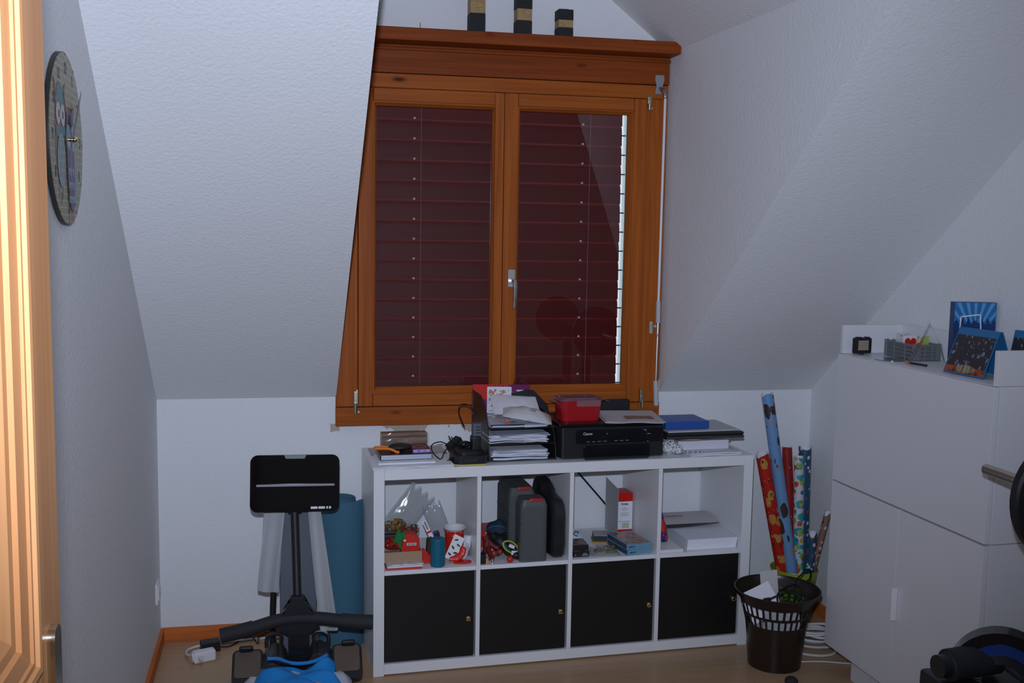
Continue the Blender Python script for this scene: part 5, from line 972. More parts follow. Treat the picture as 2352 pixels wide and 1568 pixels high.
# rail folded upright and the low rail with the seat towards the room
bm = nb(); bb(bm, -0.062, 0.068, 0.125, 0.165, 0.03, 0.64, 0.006); obj('upright_rail', bm, mat('slate_rail', (0.12, 0.135, 0.16), 0.5), rw)
mt('support_tube', [(-0.088, 0.15, 0.02), (-0.088, 0.15, 0.20), (-0.080, 0.15, 0.335), (-0.06, 0.15, 0.37)], 0.011, M_black)
bm = nb(); bb(bm, -0.035, 0.035, -0.62, -0.05, 0.030, 0.066, 0.006); bb(bm, -0.15, 0.15, -0.615, -0.57, 0.0, 0.03, 0.006); bb(bm, -0.02, 0.02, -0.61, -0.575, 0.02, 0.035); obj('seat_rail', bm, M_dgrey, rw)
bm = nb(); box(bm, (0, -0.33, 0.090), (0.30, 0.22, 0.036), 0.014, seg=3); box(bm, (0, -0.33, 0.070), (0.10, 0.15, 0.010), 0.003); obj('seat', bm, M_rubber, rw)

# towel hung behind the console, clothes on the seat
M_towel = mat('grey_terry', (0.47, 0.47, 0.48), 0.95, bump=(380, 0.6, 0.003), sheen=0.4)
tw = thing('towel', 'grey terry towel hanging in two long ends behind the console', 'towel', (MX, MY + 0.10, 0))
def strip(name, x0, x1, x0b, x1b, zt, zb, y0, y1, ph):
    bm = nb()
    def f(u, v):
        xa, xb = x0 + (x0b - x0) * v, x1 + (x1b - x1) * v
        return Vector((xa + (xb - xa) * u, y0 + (y1 - y0) * v + 0.010 * math.sin(u * 7 + ph + v * 2) * (0.4 + v), zt + (zb - zt) * v + 0.006 * math.sin(u * 5 + ph) * v))
    sheet(bm, f, 16, 30, 0.010); return obj(name, bm, M_towel, tw, ang=60)
strip('hanging_end', -0.112, -0.040, -0.132, -0.066, 0.655, 0.312, 0.020, 0.012, 0.4); strip('hanging_end', 0.040, 0.076, 0.085, 0.142, 0.655, 0.170, 0.010, -0.018, 2.1)
bm = nb(); tube(bm, [(-0.085, 0.018, 0.648), (-0.06, 0.05, 0.668), (0.0, 0.062, 0.664), (0.05, 0.045, 0.668), (0.062, 0.014, 0.650)], 0.020, 10, sm=4, flat=0.7); obj('neck_fold', bm, M_towel, tw)
def cloth(name, label, cat, m_, fn, nu, nv, th, loc): bm = nb(); sheet(bm, fn, nu, nv, th); return tag(obj(name, bm, m_, None, loc, ang=70), label, cat)
def heap(w_, d_, h_, ph, dr=0.10):
    def f(u, v):
        x, y = (u - 0.5) * 2, (v - 0.5) * 2; e = max(abs(x) ** 3.2, abs(y) ** 3.2)
        z = h_ * (1 - 0.35 * e) + 0.010 * math.sin(x * 6 + ph + 2 * math.sin(y * 3)) + 0.007 * math.sin(y * 9 + ph * 2 + x * 3) - dr * max(0, e - 0.5) * 1.2
        return Vector((x * w_ / 2 + 0.008 * math.sin(y * 5 + ph), y * d_ / 2 + 0.006 * math.sin(x * 7 + ph), z))
    return f
cloth('grey_shirt', 'pale grey shirt spread under the blue t-shirt on the machine seat', 'shirt', mat('pale_grey_cotton', (0.42, 0.42, 0.46), 0.95), heap(0.36, 0.26, 0.034, 1.0), 40, 30, 0.003, (MX + 0.000, -0.815, 0.109))
ts = thing('t_shirt', 'bright blue t-shirt lying crumpled on the machine seat', 't-shirt', (MX - 0.003, -0.805, 0.143))
M_tsh = mat('azure_cotton', (0.010, 0.22, 0.58), 0.85, bump=(60, 0.25, 0.004))
bm = nb(); hp = heap(0.265, 0.22, 0.020, 2.3, 0.05)
def shirt(u, v):
    p = hp(u, v); k_ = max(0.0, (v - 0.72) / 0.28); side = abs(u - 0.5) * 2
    p.z += 0.035 * k_ * (0.25 + 0.75 * side ** 2) ; p.x *= 1 - 0.10 * k_; return p
sheet(bm, shirt, 44, 34, 0.003); obj('body', bm, M_tsh, ts, ang=70)
bm = nb(); tube(bm, [(-0.095, 0.100, 0.052), (-0.06, 0.103, 0.048), (-0.02, 0.106, 0.030), (0.03, 0.107, 0.026), (0.07, 0.104, 0.036), (0.100, 0.098, 0.054)], 0.006, 8, sm=5); obj('collar', bm, M_tsh, ts)
bm = nb(); sheet(bm, lambda u, v: Vector((-0.072 + u * 0.052, 0.094 - 0.004 * v, 0.042 - 0.016 * u + 0.008 * v)), 8, 1, 0.001); obj('neck_label', bm, mat('maroon_label', (0.035, 0.01, 0.02), 0.6), ts)

# power supplies on the floor
wa = thing('white_adapter', 'white travel plug adapter lying on the floor by the wall', 'adapter', (-0.605, -0.215, 0.0), R(20))
bm = nb(); box(bm, (0, 0, 0.021), (0.082, 0.040, 0.042), 0.008, seg=3); obj('body', bm, M_white, wa)
bm = nb(); cyl(bm, (-0.041, 0, 0.021), (-0.046, 0, 0.021), 0.017, seg=20); obj('plug_face', bm, M_white, wa)
bm = nb(); box(bm, (-0.018, -0.0205, 0.018), (0.024, 0.002, 0.024), 0.001); obj('pin_plate', bm, mat('warm_white', (0.66, 0.66, 0.66), 0.4), wa)
for dx, dz in ((-0.024, 0.022), (-0.016, 0.014), (-0.022, 0.010)):
    bm = nb(); cyl(bm, (dx, -0.0215, dz), (dx - 0.002, -0.034, dz - 0.001), 0.0023, seg=8); obj('pin', bm, M_chrome, wa)
ba = thing('black_adapter', 'black power supply on the floor behind the white adapter', 'adapter', (-0.590, -0.120, 0.0), R(14))
bm = nb(); box(bm, (0, 0, 0.020), (0.070, 0.045, 0.040), 0.004); obj('body', bm, M_black, ba)
cable('white_cable', 'white cable curving on the floor from the white adapter to the machine', [(-0.650, -0.205, 0.018), (-0.672, -0.165, 0.010), (-0.668, -0.11, 0.006), (-0.62, -0.075, 0.005), (-0.54, -0.06, 0.005), (-0.45, -0.045, 0.005), (-0.36, -0.04, 0.005), (-0.27, -0.06, 0.005)], 0.0045, M_wcable)
cable('black_cable', 'thin wavy black cable running on the floor from the black power supply', [(-0.556, -0.115, 0.010), (-0.52, -0.10, 0.004), (-0.48, -0.045, 0.004), (-0.44, -0.06, 0.020), (-0.415, -0.09, 0.004), (-0.41, -0.055, 0.018), (-0.37, -0.045, 0.028), (-0.345, -0.10, 0.006), (-0.34, -0.20, 0.004), (-0.33, -0.32, 0.004)], 0.0024, M_bcable)

# ================================================================== green bucket of gift wrap in the corner
PX, PY = 1.772, -0.165
bk_ = thing('flower_bucket', 'lime green bucket with a grass print holding rolls of gift wrap', 'bucket', (PX, PY, 0))
def grass_mat():
    m = bpy.data.materials.new('lime_grass_print'); m.use_nodes = True; nt = m.node_tree; N = nt.nodes; L = nt.links; p = N['Principled BSDF']; p.inputs['Roughness'].default_value = 0.35
    tc = N.new('ShaderNodeTexCoord'); sp_ = N.new('ShaderNodeSeparateXYZ'); L.new(tc.outputs['Object'], sp_.inputs[0])
    mp = N.new('ShaderNodeMapping'); mp.inputs['Scale'].default_value = (90, 90, 12); L.new(tc.outputs['Object'], mp.inputs[0]); n = N.new('ShaderNodeTexNoise'); n.inputs['Scale'].default_value = 1; L.new(mp.outputs[0], n.inputs['Vector'])
    ml = N.new('ShaderNodeMath'); ml.operation = 'MULTIPLY_ADD'; ml.inputs[1].default_value = 0.10; ml.inputs[2].default_value = 0.135; L.new(n.outputs[0], ml.inputs[0])
    lt_ = N.new('ShaderNodeMath'); lt_.operation = 'LESS_THAN'; L.new(sp_.outputs['Z'], lt_.inputs[0]); L.new(ml.outputs[0], lt_.inputs[1])
    mx = N.new('ShaderNodeMix'); mx.data_type = 'RGBA'; L.new(lt_.outputs[0], mx.inputs['Factor']); mx.inputs['A'].default_value = (0.36, 0.48, 0.03, 1); mx.inputs['B'].default_value = (0.10, 0.26, 0.03, 1); L.new(mx.outputs['Result'], p.inputs['Base Color']); return m
bm = nb(); lathe(bm, [(0, 0), (0.070, 0), (0.0715, 0.003), (0.0955, 0.219), (0.0985, 0.2215), (0.0975, 0.224), (0.0935, 0.221), (0.070, 0.006), (0, 0.006)], 40); obj('shell', bm, grass_mat(), bk_)
def roll(name, label, p0, p1, r, m_, inner=None, frayed=0.0, seed=1):
    p0, p1 = Vector(p0), Vector(p1); d = p1 - p0; ln = d.length
    o = thing(name, label, 'gift wrap', p0, tuple(Vector((0, 0, 1)).rotation_difference(d.normalized()).to_euler()), 'rolls of gift wrap in the green bucket')
    rr = random.Random(seed); n = 30; bm = nb(); rows = []
    for k in range(n):
        a = 2 * math.pi * k / n; cut = frayed * (0.5 + 0.5 * math.sin(a * 2 + seed)) + rr.uniform(0, frayed * 0.3)
        rows.append([bm.verts.new((r * math.cos(a), r * math.sin(a), 0)), bm.verts.new((r * math.cos(a), r * math.sin(a), ln - cut))])
    for k in range(n): bm.faces.new((rows[k][0], rows[(k + 1) % n][0], rows[(k + 1) % n][1], rows[k][1]))
    obj('printed_paper', bm, m_, o, ang=60)
    bm = nb(); lathe(bm, [(r - 0.0006, 0), (r - 0.0006, ln - frayed * 0.2), (r - 0.003, ln - frayed * 0.2), (r - 0.003, 0)], n); obj('white_back', bm, inner or M_paper, o)
    return o
def ext(top, bot, z): t = Vector(top); b = Vector(bot); return b + (t - b) * ((z - b.z) / (t.z - b.z))
G_red = spots('gift_red_yellow', (0.50, 0.018, 0.010), [((22, 22, 16), 0.36, (0.55, 0.26, 0.05), 1.0), ((44, 44, 30), 0.20, (0.05, 0.03, 0.01), 2.0), ((60, 60, 60), 0.13, (0.55, 0.55, 0.5), 3.0)])
G_blue = spots('gift_blue_brown', (0.165, 0.33, 0.56), [((19, 19, 9), 0.31, (0.05, 0.03, 0.025), 4.0), ((24, 24, 12), 0.22, (0.40, 0.25, 0.16), 6.0), ((30, 30, 14), 0.15, (0.06, 0.10, 0.24), 9.0)])
G_teal = spots('gift_teal_dots', (0.60, 0.62, 0.62), [((24, 24, 22), 0.42, (0.03, 0.33, 0.36), 2.0), ((26, 26, 24), 0.32, (0.20, 0.45, 0.10), 5.0), ((26, 26, 24), 0.30, (0.62, 0.06, 0.03), 7.5), ((28, 28, 26), 0.26, (0.60, 0.38, 0.03), 9.0), ((28, 28, 26), 0.22, (0.03, 0.14, 0.36), 11.0)])
G_navy = spots('gift_navy_dots', (0.018, 0.075, 0.145), [((40, 40, 34), 0.28, (0.62, 0.60, 0.58), 3.0), ((34, 34, 30), 0.24, (0.45, 0.06, 0.03), 6.0)])
G_dred = spots('gift_dark_red', (0.30, 0.016, 0.014), [((60, 60, 40), 0.16, (0.50, 0.18, 0.14), 2.0)])
G_brn = spots('gift_brown_white', (0.24, 0.14, 0.10), [((50, 50, 40), 0.30, (0.55, 0.50, 0.46), 2.0), ((44, 44, 36), 0.24, (0.28, 0.02, 0.02), 5.0)])
roll('wrap_roll', 'thick red gift wrap roll with yellow and black figures', ext((1.599, -0.18, 0.716), (1.708, -0.18, 0.238), 0.03), (1.599, -0.18, 0.716), 0.0265, G_red, None, 0.012, 1)
roll('wrap_roll', 'tallest gift wrap roll, light blue with brown figures', ext((1.617, -0.165, 0.963), (1.738, -0.20, 0.243), 0.012), (1.617, -0.165, 0.963), 0.0245, G_blue, None, 0.012, 2)
roll('wrap_roll', 'plain dark red gift wrap roll behind the others', (1.800, -0.118, 0.03), (1.753, -0.090, 0.722), 0.0205, G_dred, None, 0.004, 3)
roll('wrap_roll', 'white gift wrap roll with teal, green and orange circles', (1.787, -0.196, 0.012), (1.777, -0.150, 0.692), 0.0205, G_teal, None, 0.006, 4)
roll('wrap_roll', 'dark blue gift wrap roll with white and red dots', (1.826, -0.135, 0.012), (1.836, -0.090, 0.722), 0.0265, G_navy, None, 0.014, 5)
roll('wrap_roll', 'short dark blue gift wrap roll with a white end', (1.806, -0.225, 0.03), (1.824, -0.215, 0.392), 0.0175, G_navy, None, 0.024, 6)
roll('wrap_roll', 'thin brown and white gift wrap roll leaning out to the side', (1.800, -0.200, 0.06), (1.886, -0.222, 0.475), 0.0145, G_brn, None, 0.02, 7)

# ================================================================== brown slotted wastebasket and what is in it
WX, WY = 1.492, -0.583
wb = thing('wastebasket', 'brown plastic wastebasket with a slotted upper wall', 'wastebasket', (WX, WY, 0))
M_brn = mat('brown_plastic', (0.022, 0.014, 0.010), 0.32)
bm = nb(); prof = [(0.0, 0.097), (0.06, 0.102), (0.12, 0.107), (0.162, 0.112), (0.168, 0.113), (0.202, 0.121), (0.210, 0.123), (0.246, 0.134), (0.254, 0.138), (0.268, 0.146), (0.278, 0.152), (0.286, 0.155), (0.290, 0.156)]
nA = 96; ring = [[bm.verts.new((r * math.cos(2 * math.pi * k / nA), r * math.sin(2 * math.pi * k / nA), z)) for k in range(nA)] for z, r in prof]
for i in range(len(prof) - 1):
    for k in range(nA):
        if i == 4 and k % 3 != 0: continue
        if i == 6 and (k + 1) % 3 != 0: continue
        bm.faces.new((ring[i][k], ring[i][(k + 1) % nA], ring[i + 1][(k + 1) % nA], ring[i + 1][k]))
bmesh.ops.recalc_face_normals(bm, faces=bm.faces[:]); bmesh.ops.solidify(bm, geom=bm.faces[:], thickness=0.0028); obj('slotted_wall', bm, M_brn, wb)
bm = nb(); lathe(bm, [(0, 0.001), (0.094, 0.001), (0.094, 0.005), (0, 0.005)], 32); obj('bottom', bm, M_brn, wb)
bm = nb(); lathe(bm, [(0.155, 0.287), (0.159, 0.288), (0.160, 0.291), (0.1575, 0.2935), (0.1535, 0.292)], 64); obj('rim', bm, M_brn, wb)
def card(name, label, cat, w_, h_, t_, loc, rot, m_): bm = nb(); box(bm, (0, 0, 0), (w_, t_, h_), 0.0005); return tag(obj(name, bm, m_, None, loc, rot), label, cat)
card('paper_card', 'stiff white card standing up out of the wastebasket', 'card', 0.072, 0.135, 0.002, (WX - 0.004, WY + 0.055, 0.272), (R(-6), R(-3), R(4)), mat('cream_card', (0.66, 0.62, 0.60), 0.6))
card('paper_card', 'white flattened carton tilted in the left of the wastebasket', 'card', 0.125, 0.12, 0.003, (WX - 0.060, WY + 0.005, 0.236), (R(-32), R(-26), R(-6)), M_paper)
card('paper_card', 'white crumpled sheet deeper in the wastebasket', 'card', 0.10, 0.12, 0.002, (WX + 0.02, WY - 0.045, 0.185), (R(-14), R(12), R(8)), M_paper)
card('paper_card', 'grey printed sheet inside the wastebasket seen through the slots', 'card', 0.13, 0.09, 0.002, (WX - 0.01, WY - 0.072, 0.190), (R(8), R(-8), R(-10)), M_paperg)
bm = nb()
for i in range(8):
    a = 2 * math.pi * i / 8
    sph(bm, (0.05 * math.cos(a), 0.05 * math.sin(a), 0.11 + 0.02 * (i % 3)), 0.034, (1, 1, 0.8), 10)
cyl(bm, (0, 0, 0.006), (0, 0, 0.11), 0.07, seg=20)
rr = random.Random(3)
for v in bm.verts: v.co += Vector((rr.uniform(-1, 1), rr.uniform(-1, 1), rr.uniform(-1, 1))) * 0.005
tag(obj('crumpled_rubbish', bm, M_paperg, None, (WX, WY, 0), smooth=False), 'crumpled pale rubbish filling the wastebasket bottom', 'rubbish')
cw = thing('usb_cable', 'black cable with a metal plug thrown over the papers in the wastebasket', 'cable', (WX, WY, 0))
bm = nb(); tube(bm, [(-0.062, -0.070, 0.278), (-0.03, -0.058, 0.283), (0.01, -0.04, 0.285), (0.05, -0.035, 0.278), (0.075, -0.06, 0.262), (0.05, -0.085, 0.255), (0.0, -0.095, 0.262), (-0.035, -0.085, 0.268), (-0.02, -0.05, 0.29), (0.03, -0.02, 0.304), (0.08, 0.0, 0.298), (0.11, -0.02, 0.27), (0.08, -0.06, 0.25), (0.06, -0.02, 0.28), (0.10, 0.05, 0.296), (0.135, 0.075, 0.312), (0.158, 0.09, 0.324), (0.185, 0.10, 0.318), (0.188, 0.105, 0.285), (0.165, 0.10, 0.270)], 0.0034, 8, sm=6); obj('lead', bm, M_bcable, cw)
bm = nb(); box(bm, (-0.074, -0.073, 0.278), (0.030, 0.013, 0.011), 0.003, (0, 0, R(12))); obj('plug_body', bm, M_black, cw); bm = nb(); box(bm, (-0.094, -0.078, 0.278), (0.012, 0.011, 0.0045), 0.0005, (0, 0, R(12))); obj('plug_tip', bm, M_chrome, cw)
wc_ = thing('extension_lead', 'coiled white extension lead on the floor beside the wastebasket', 'cable', (1.742, -0.435, 0))
pts = []
for k in range(150):
    a = k * 0.30; t = k / 150
    pts.append((0.085 * math.cos(a) * (0.85 + 0.25 * math.sin(a * 0.37)), 0.070 * math.sin(a) * (0.85 + 0.2 * math.cos(a * 0.23)), 0.006 + 0.062 * t + 0.004 * math.sin(a * 0.7)))
bm = nb(); tube(bm, pts, 0.0048, 7); obj('coil', bm, M_wcable, wc_)
bm = nb(); tube(bm, [(0.06, -0.04, 0.006), (0.02, -0.11, 0.005), (-0.04, -0.125, 0.005), (-0.10, -0.10, 0.005), (-0.15, -0.05, 0.005)], 0.0048, 7, sm=6); tube(bm, [(-0.15, -0.16, 0.004), (-0.06, -0.175, 0.004), (0.02, -0.205, 0.004), (0.09, -0.22, 0.004)], 0.003, 7, sm=5); obj('loose_end', bm, M_wcable, wc_)
bm = nb(); sph(bm, (0, 0, 0), 0.024, (1, 1, 0.8), 18); tag(obj('rubber_ball', bm, M_rubber, None, (1.462, -0.785, 0.0192)), 'small dark ball on the floor in front of the wastebasket', 'ball')

# ================================================================== white cabinet along the right wall
CX, CY = 1.653, -0.655; CA = math.atan2(-1.0, 0.04); CL, CD_, CT, CG, CM, CB = 0.828, 0.262, 1.183, 1.286, 0.718, 0.100
cbn = thing('white_cabinet', 'tall narrow white cabinet along the wall with a raised border on top', 'cabinet', (CX, CY, 0), CA)
def cpart(name, *a, m_=M_whites, bev=0.0015, par=cbn): bm = nb(); bb(bm, *a, bev); return obj(name, bm, m_, par)
cpart('lower_body', 0.0, CL, 0.0205, CD_, CB, CM - 0.001); cpart('upper_body', 0.0, CL, 0.0205, CD_, CM + 0.001, CT)
cpart('plinth', 0.115, CL - 0.02, 0.045, CD_ - 0.01, 0, CB - 0.0005)
cpart('flap', 0.002, CL - 0.002, 0.0, 0.0190, CM + 0.003, CT - 0.001)
for k in range(2):
    d = cpart('door', 0.002 + k * CL / 2, CL / 2 - 0.0012 + k * (CL / 2 - 0.001), 0.0, 0.0190, CB, CM - 0.003)
    if k == 1: bm = nb(); bb(bm, CL / 2 + 0.010, CL / 2 + 0.020, -0.022, -0.0005, 0.345, 0.455, 0.003); obj('handle', bm, M_white, d)
cpart('border_panel', 0.0, 0.017, 0.008, CD_, CT + 0.0005, CG); cpart('border_panel', CL - 0.017, CL, 0.008, CD_, CT + 0.0005, CG); cpart('border_panel', 0.0175, CL - 0.0175, CD_ - 0.017, CD_, CT + 0.0005, CG)
cax = Vector((math.cos(CA), math.sin(CA), 0)); cay = Vector((-math.sin(CA), math.cos(CA), 0))
def CBP(u, v, z=0.0): return Vector((CX, CY, CT + 0.0012 + z)) + cax * u + cay * v
# battery LED lamp
ld = thing('led_panel', 'small black video light with rows of tiny lamps on the cabinet', 'lamp', CBP(0.055, 0.060), R(10))
bm = nb(); box(bm, (0, 0, 0.032), (0.068, 0.026, 0.056), 0.005); obj('housing', bm, M_black, ld)
bm = nb(); box(bm, (-0.015, 0, 0.0615), (0.020, 0.018, 0.003), 0.001); box(bm, (0.02, 0, 0.0615), (0.014, 0.018, 0.003), 0.001); cyl(bm, (0, 0, 0), (0, 0, 0.006), 0.008, seg=12); obj('shoe_mount', bm, M_blackp, ld)
M_led = mat('led_cell', (0.62, 0.52, 0.40), 0.25)
bm = nb(); box(bm, (-0.005, -0.0135, 0.034), (0.046, 0.001, 0.036), 0); obj('lamp_field', bm, mat('led_backing', (0.12, 0.09, 0.06), 0.4), ld, smooth=False)
l0 = None
for r_ in range(6):
    for c_ in range(8):
        loc_ = (-0.0245 + c_ * 0.0056, -0.0143, 0.0195 + r_ * 0.0058)
        if l0 is None: bm = nb(); box(bm, (0, 0, 0), (0.0042, 0.0012, 0.0036), 0.0004); l0 = obj('led', bm, M_led, ld, loc_)
        else: o = l0.copy(); col.objects.link(o); o.parent = ld; o.location = loc_
# wicker basket of cards
wk = thing('wicker_basket', 'small grey wicker basket of cards on the cabinet', 'basket', CBP(0.165, 0.188), CA)
M_wick = mat('grey_wicker', (0.16, 0.17, 0.18), 0.7)
BW, BD, BH = 0.185, 0.098, 0.055
for k in range(8):
    z = 0.004 + k * 0.0068; bm = nb(); P_ = [(x, y, z + 0.0012 * math.sin(i * 1.9 + k * 3.1)) for i, (x, y) in enumerate(rrect(BW - 0.010 + 0.008 * k / 7, BD - 0.010 + 0.008 * k / 7, 0.015, 6))]; tube(bm, P_, 0.0038, 6, closed=True); obj('weave', bm, M_wick, wk)
perim = rrect(BW, BD, 0.016, 6)
per = smooth_path([(x, y, 0) for x, y in perim], 3, True)
v0 = None
for k in range(0, len(per), 1):
    p = per[k]
    if v0 is None: bm = nb(); tube(bm, [(0, 0, 0.001), (0, 0, BH + 0.002)], 0.0026, 5); v0 = obj('stake', bm, M_wick, wk, (p.x, p.y, 0))
    else: o = v0.copy(); col.objects.link(o); o.parent = wk; o.location = (p.x, p.y, 0)
bm = nb(); prism(bm, rrect(BW - 0.012, BD - 0.012, 0.012), 0.003); obj('bottom', bm, M_wick, wk)
M_wcards = spots('white_printed_card', (0.66, 0.66, 0.68), [((130, 130, 130), 0.30, (0.25, 0.22, 0.24), 1.0)])
bm_specs = (('greeting_card', 'white card with grey printing at the far end of the wicker basket', -0.062, 0.005, 0.062, 0.068, M_wcards), ('greeting_card', 'white card with a dark round logo standing in the wicker basket', -0.030, 0.015, 0.05, 0.062, M_wcards), ('greeting_card', 'lime green card standing in the wicker basket', 0.030, 0.02, 0.05, 0.066, mat('lime_card', (0.42, 0.50, 0.16), 0.5)), ('greeting_card', 'orange card at the near end of the wicker basket', 0.068, -0.016, 0.02, 0.056, mat('orange_card', (0.70, 0.28, 0.02), 0.5)))
for nm, lb, u, v, w_, h_, m_ in bm_specs:
    bm = nb(); box(bm, (0, 0, h_ / 2 + 0.012), (w_, 0.0015, h_), 0); o = tag(obj(nm, bm, m_, None, wk.location + cax * u + cay * v + Vector((0, 0, 0.001)), (0, 0, R(8))), lb, 'card')
hc = thing('heart_card', 'white card with a big red heart standing in the wicker basket', 'card', wk.location + cax * 0.002 + cay * -0.012, R(6))
bm = nb(); box(bm, (0, 0, 0.045), (0.055, 0.0015, 0.066), 0); obj('card', bm, M_paper, hc, smooth=False)
hp_ = [(0.016 * math.sin(t) ** 3 * 1.5, (13 * math.cos(t) - 5 * math.cos(2 * t) - 2 * math.cos(3 * t) - math.cos(4 * t)) * 0.00165) for t in [2 * math.pi * k / 36 for k in range(36)]]
bm = nb(); prism(bm, hp_, 0.0008, T(0.002, -0.0008, 0.050) @ XZ); obj('heart', bm, mat('heart_red', (0.62, 0.02, 0.01), 0.4), hc, smooth=False)
# disc, clear stand, blue carton, brochures
dsc = thing('compact_disc', 'silver disc lying flat at the front of the cabinet top', 'disc', CBP(0.205, 0.085), 0)
bm = nb(); lathe(bm, [(0.0075, 0), (0.060, 0), (0.060, 0.0012), (0.0075, 0.0012), (0.0075, 0)], 48); obj('disc', bm, mat('mirror_disc', (0.45, 0.46, 0.47), 0.15, 0.9), dsc)
ac = thing('acrylic_stand', 'clear plastic tent-shaped stand on the cabinet', 'stand', CBP(0.345, 0.120), R(-30))
M_acr = glassy('acrylic', (0.96, 0.97, 0.97), 0.03, film=((0.6, 0.62, 0.64), 0.08))
for s in (-1, 1):
    bm = nb(); sheet(bm, lambda u, v: Vector((s * (0.058 * (1 - v) + 0.008 * math.sin(math.pi * v) * (1 if s > 0 else 0)), (u - 0.5) * 0.10, 0.145 * v)), 2, 12, 0.002); obj('leaf', bm, M_acr, ac)
pn = thing('pencil', 'short pencil with an orange end under the clear stand', 'pencil', CBP(0.368, 0.075, 0.0042), CA + R(8))
bm = nb(); cyl(bm, (-0.045, 0, 0), (0.035, 0, 0), 0.0038, seg=8); obj('shaft', bm, mat('dark_pencil', (0.03, 0.02, 0.03), 0.4), pn); bm = nb(); cyl(bm, (-0.062, 0, 0), (-0.045, 0, 0), 0.0040, seg=8); obj('end', bm, mat('pencil_orange', (0.65, 0.20, 0.03), 0.4), pn)
bx = thing('blue_carton', 'upright blue carton with a pale sunburst print against the wall', 'box', CBP(0.462, 0.205), R(-12))
M_bx = mat('carton_navy', (0.012, 0.045, 0.16), 0.35); BXW, BXH = 0.136, 0.215
bm = nb(); bb(bm, -BXW / 2, BXW / 2, 0, 0.034, 0, BXH, 0.001); obj('carton', bm, M_bx, bx)
bm = nb(); bb(bm, -BXW / 2 + 0.001, BXW / 2 - 0.001, -0.0006, 0.0, 0.145, BXH - 0.001); obj('sky_field', bm, mat('carton_sky', (0.02, 0.17, 0.44), 0.35), bx, smooth=False)
for k in range(9):
    a0_ = R(35 + 13 * k); a1_ = a0_ + R(5.5); o_c = (0.0, 0.10)
    def hit(a):
        dx, dz = math.cos(a), math.sin(a); t_ = min(((BXW / 2 - 0.002) / abs(dx)) if abs(dx) > 1e-6 else 9, (BXH - 0.002 - o_c[1]) / dz); return (o_c[0] + dx * t_, o_c[1] + dz * t_)
    def low(a): dx, dz = math.cos(a), math.sin(a); t_ = 0.052 / dz; return (max(-BXW / 2 + 0.002, min(BXW / 2 - 0.002, dx * t_)), 0.152)
    bm = nb(); prism(bm, [low(a0_), hit(a0_), hit(a1_), low(a1_)][::-1], 0.0004, T(0, -0.0006, 0) @ XZ); obj('sun_ray', bm, mat('carton_ray', (0.12, 0.36, 0.62), 0.35), bx, smooth=False)
# skyline edge between sky and dark ground, picture frame outline
sk = [(-BXW / 2 + 0.001, 0.12)] + [(-BXW / 2 + 0.001 + (BXW - 0.002) * k / 24, 0.152 + 0.010 * math.sin(k * 1.7) + 0.006 * math.sin(k * 4.1)) for k in range(25)] + [(BXW / 2 - 0.001, 0.12)]
bm = nb(); prism(bm, sk, 0.0005, T(0, -0.0008, 0) @ XZ); obj('dark_skyline', bm, M_bx, bx, smooth=False)
for pts_ in ([(-0.052, 0.075), (-0.048, 0.075), (-0.044, 0.170), (-0.048, 0.170)], [(-0.048, 0.170), (-0.048, 0.166), (0.018, 0.174), (0.018, 0.178)], [(0.014, 0.178), (0.018, 0.178), (0.022, 0.120), (0.018, 0.120)]):
    bm = nb(); prism(bm, pts_, 0.0004, T(0, -0.0014, 0) @ XZ); obj('frame_line', bm, M_paper, bx, smooth=False)
bm = nb(); prism(bm, [(-0.040, 0.060), (0.030, 0.072), (0.028, 0.094), (-0.042, 0.086)], 0.0004, T(0, -0.0014, 0) @ XZ); obj('white_note', bm, M_paper, bx, smooth=False)
M_crowd = spots('crowd_photo', (0.028, 0.026, 0.034), [((40, 40, 26), 0.22, (0.16, 0.20, 0.30), 1.0), ((70, 70, 40), 0.22, (0.22, 0.17, 0.17), 4.0), ((90, 90, 60), 0.12, (0.5, 0.5, 0.55), 7.0)])
def brochure(label, u, v, rz, w_, h_, spread):
    o = thing('brochure', label, 'brochure', CBP(u, v), rz)
    for s in (-1, 1):
        a = math.atan2(spread, h_) * s
        bm = nb(); box(bm, (0, 0, h_ / 2), (w_, 0.0035, h_), 0.0006); L_ = obj('leaf', bm, mat('brochure_blue', (0.02, 0.16, 0.36), 0.3), o, (0, s * spread, 0.001), (a, 0, 0))
        if s < 0:
            bm = nb(); box(bm, (0, -0.0021, h_ * 0.45), (w_ - 0.008, 0.0006, h_ * 0.80), 0); obj('photo', bm, M_crowd, L_, smooth=False)
            bm = nb(); box(bm, (0, -0.0026, h_ * 0.10), (w_ - 0.010, 0.0006, h_ * 0.14), 0); obj('orange_strip', bm, mat('brochure_orange', (0.42, 0.07, 0.02), 0.35, noise=((60, 60, 60), (0.10, 0.03, 0.02), 0.45, 0.6)), L_, smooth=False)
            bm = nb(); prism(bm, ell(0.004, h_ * 0.13, w_ * 0.24, h_ * 0.085), 0.0006, T(0, -0.0030, 0) @ XZ); obj('emblem', bm, mat('bronze_emblem', (0.16, 0.10, 0.05), 0.35, noise=((160, 160, 8), (0.36, 0.28, 0.17), 0.45, 0.55)), L_, smooth=False)
    return o
brochure('tent-folded leaflet with a dark crowd photo leaning near the cabinet end', 0.600, 0.122, CA + R(3), 0.175, 0.150, 0.058)
brochure('tent-folded leaflet with a dark photo further back beside the cabinet end', 0.735, 0.192, CA + R(10), 0.115, 0.150, 0.034)

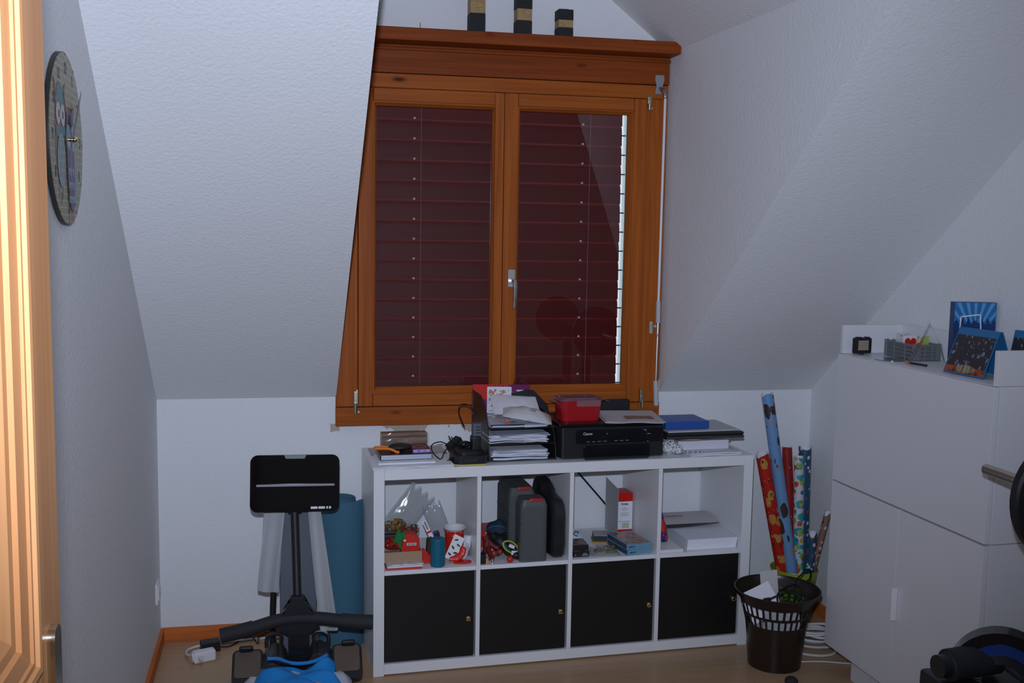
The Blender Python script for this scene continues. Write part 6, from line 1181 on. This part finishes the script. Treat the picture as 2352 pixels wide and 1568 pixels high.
# ================================================================== barbell on its rack and weight bench, right of the doorway
bbx, bbz = 1.527, 0.996
bbl = thing('barbell', 'steel barbell with black plates resting on a rack', 'barbell', (bbx, -1.68, bbz))
bm = nb(); cyl(bm, (0, 0, 0), (0, -1.60, 0), 0.0142, seg=22); bmesh.ops.bevel(bm, geom=[e for e in bm.edges if e.calc_face_angle(0) > 1], offset=0.004, segments=2, affect='EDGES'); obj('bar', bm, mat('worn_steel', (0.50, 0.46, 0.42), 0.32, 1.0), bbl)
YX = Matrix.Rotation(R(90), 4, 'X')
plp = [(0.0150, -0.016), (0.040, -0.018), (0.045, -0.012), (0.110, -0.010), (0.118, -0.016), (0.150, -0.016), (0.155, -0.010), (0.155, 0.010), (0.150, 0.016), (0.118, 0.016), (0.110, 0.010), (0.045, 0.012), (0.040, 0.018), (0.0150, 0.016), (0.0150, -0.016)]
for y_ in (-0.315, -1.30):
    bm = nb(); lathe(bm, plp, 48, T(0, y_, 0) @ YX); obj('plate', bm, mat('black_vinyl', (0.010, 0.0105, 0.012), 0.45), bbl)
    bm = nb(); cyl(bm, (0, y_ - 0.02, 0), (0, y_ - 0.05, 0), 0.026, seg=20); obj('collar', bm, M_chrome, bbl)
wr = thing('weight_bench', 'black weight bench with a bar rack and foam leg rollers', 'bench', (bbx, -2.45, 0))
for y_ in (0.22, -0.25):
    bm = nb(); bb(bm, -0.025, 0.025, y_ - 0.025, y_ + 0.025, 0.03, 0.93, 0.004); prism(bm, [(-0.03, 0.93), (0.03, 0.93), (0.03, 1.05), (0.018, 1.05), (0.018, 0.992), (-0.018, 0.992), (-0.018, 1.02), (-0.03, 1.02)], 0.03, T(0, y_ + 0.015, 0) @ XZ); obj('rack_post', bm, M_blackp, wr)
    bm = nb(); bb(bm, -0.22, 0.22, y_ - 0.025, y_ + 0.025, 0, 0.03, 0.004); obj('foot', bm, M_blackp, wr)
bm = nb(); bb(bm, -0.02, 0.02, -0.225, 0.195, 0.30, 0.34, 0.004); obj('cross_tube', bm, M_blackp, wr)

ab = thing('fitness_trainer', 'black fitness trainer with a blue arch and a fat foam roller', 'exercise machine', (1.525, -1.815, 0))
bm = nb(); bb(bm, -0.140, 0.140, -0.165, 0.165, 0.0, 0.445, 0.012); obj('base', bm, M_blackp, ab)
Ma = T(0.035, 0.055, 0.446) @ Matrix.Rotation(R(-36), 4, 'Z')
def arch(name, r0, r1, d0, d1, m_):
    bm = nb(); n_ = 28; poly = [(r1 * math.cos(math.pi * k / n_), r1 * math.sin(math.pi * k / n_)) for k in range(n_ + 1)] + [(r0 * math.cos(math.pi * k / n_), r0 * math.sin(math.pi * k / n_)) for k in range(n_, -1, -1)]
    prism(bm, poly, d1 - d0, Ma @ XZ, d0); obj(name, bm, m_, ab)
arch('outer_band', 0.104, 0.134, -0.03, 0.03, M_blackg); arch('blue_band', 0.076, 0.1035, -0.022, 0.034, mat('deep_blue_plastic', (0.010, 0.040, 0.22), 0.4)); arch('inner_band', 0.050, 0.0755, -0.03, 0.03, M_blackg)
bm = nb(); cyl(bm, (-0.128, 0.070, 0.488), (0.045, 0.090, 0.492), 0.042, seg=24); bmesh.ops.bevel(bm, geom=[e for e in bm.edges if e.calc_face_angle(0) > 1], offset=0.012, segments=3, affect='EDGES'); obj('foam_roller', bm, M_rubber, ab)
bm = nb(); cyl(bm, (-0.150, 0.068, 0.488), (-0.126, 0.070, 0.488), 0.030, seg=20); obj('end_cap', bm, M_blackp, ab)
bm = nb(); cyl(bm, (0.03, 0.085, 0.505), (0.115, -0.02, 0.435), 0.020, seg=18); obj('tube', bm, M_dgrey, ab); bm = nb(); sph(bm, (0.052, 0.043, 0.517), 0.007, seg=12); obj('screw', bm, M_chrome, ab)
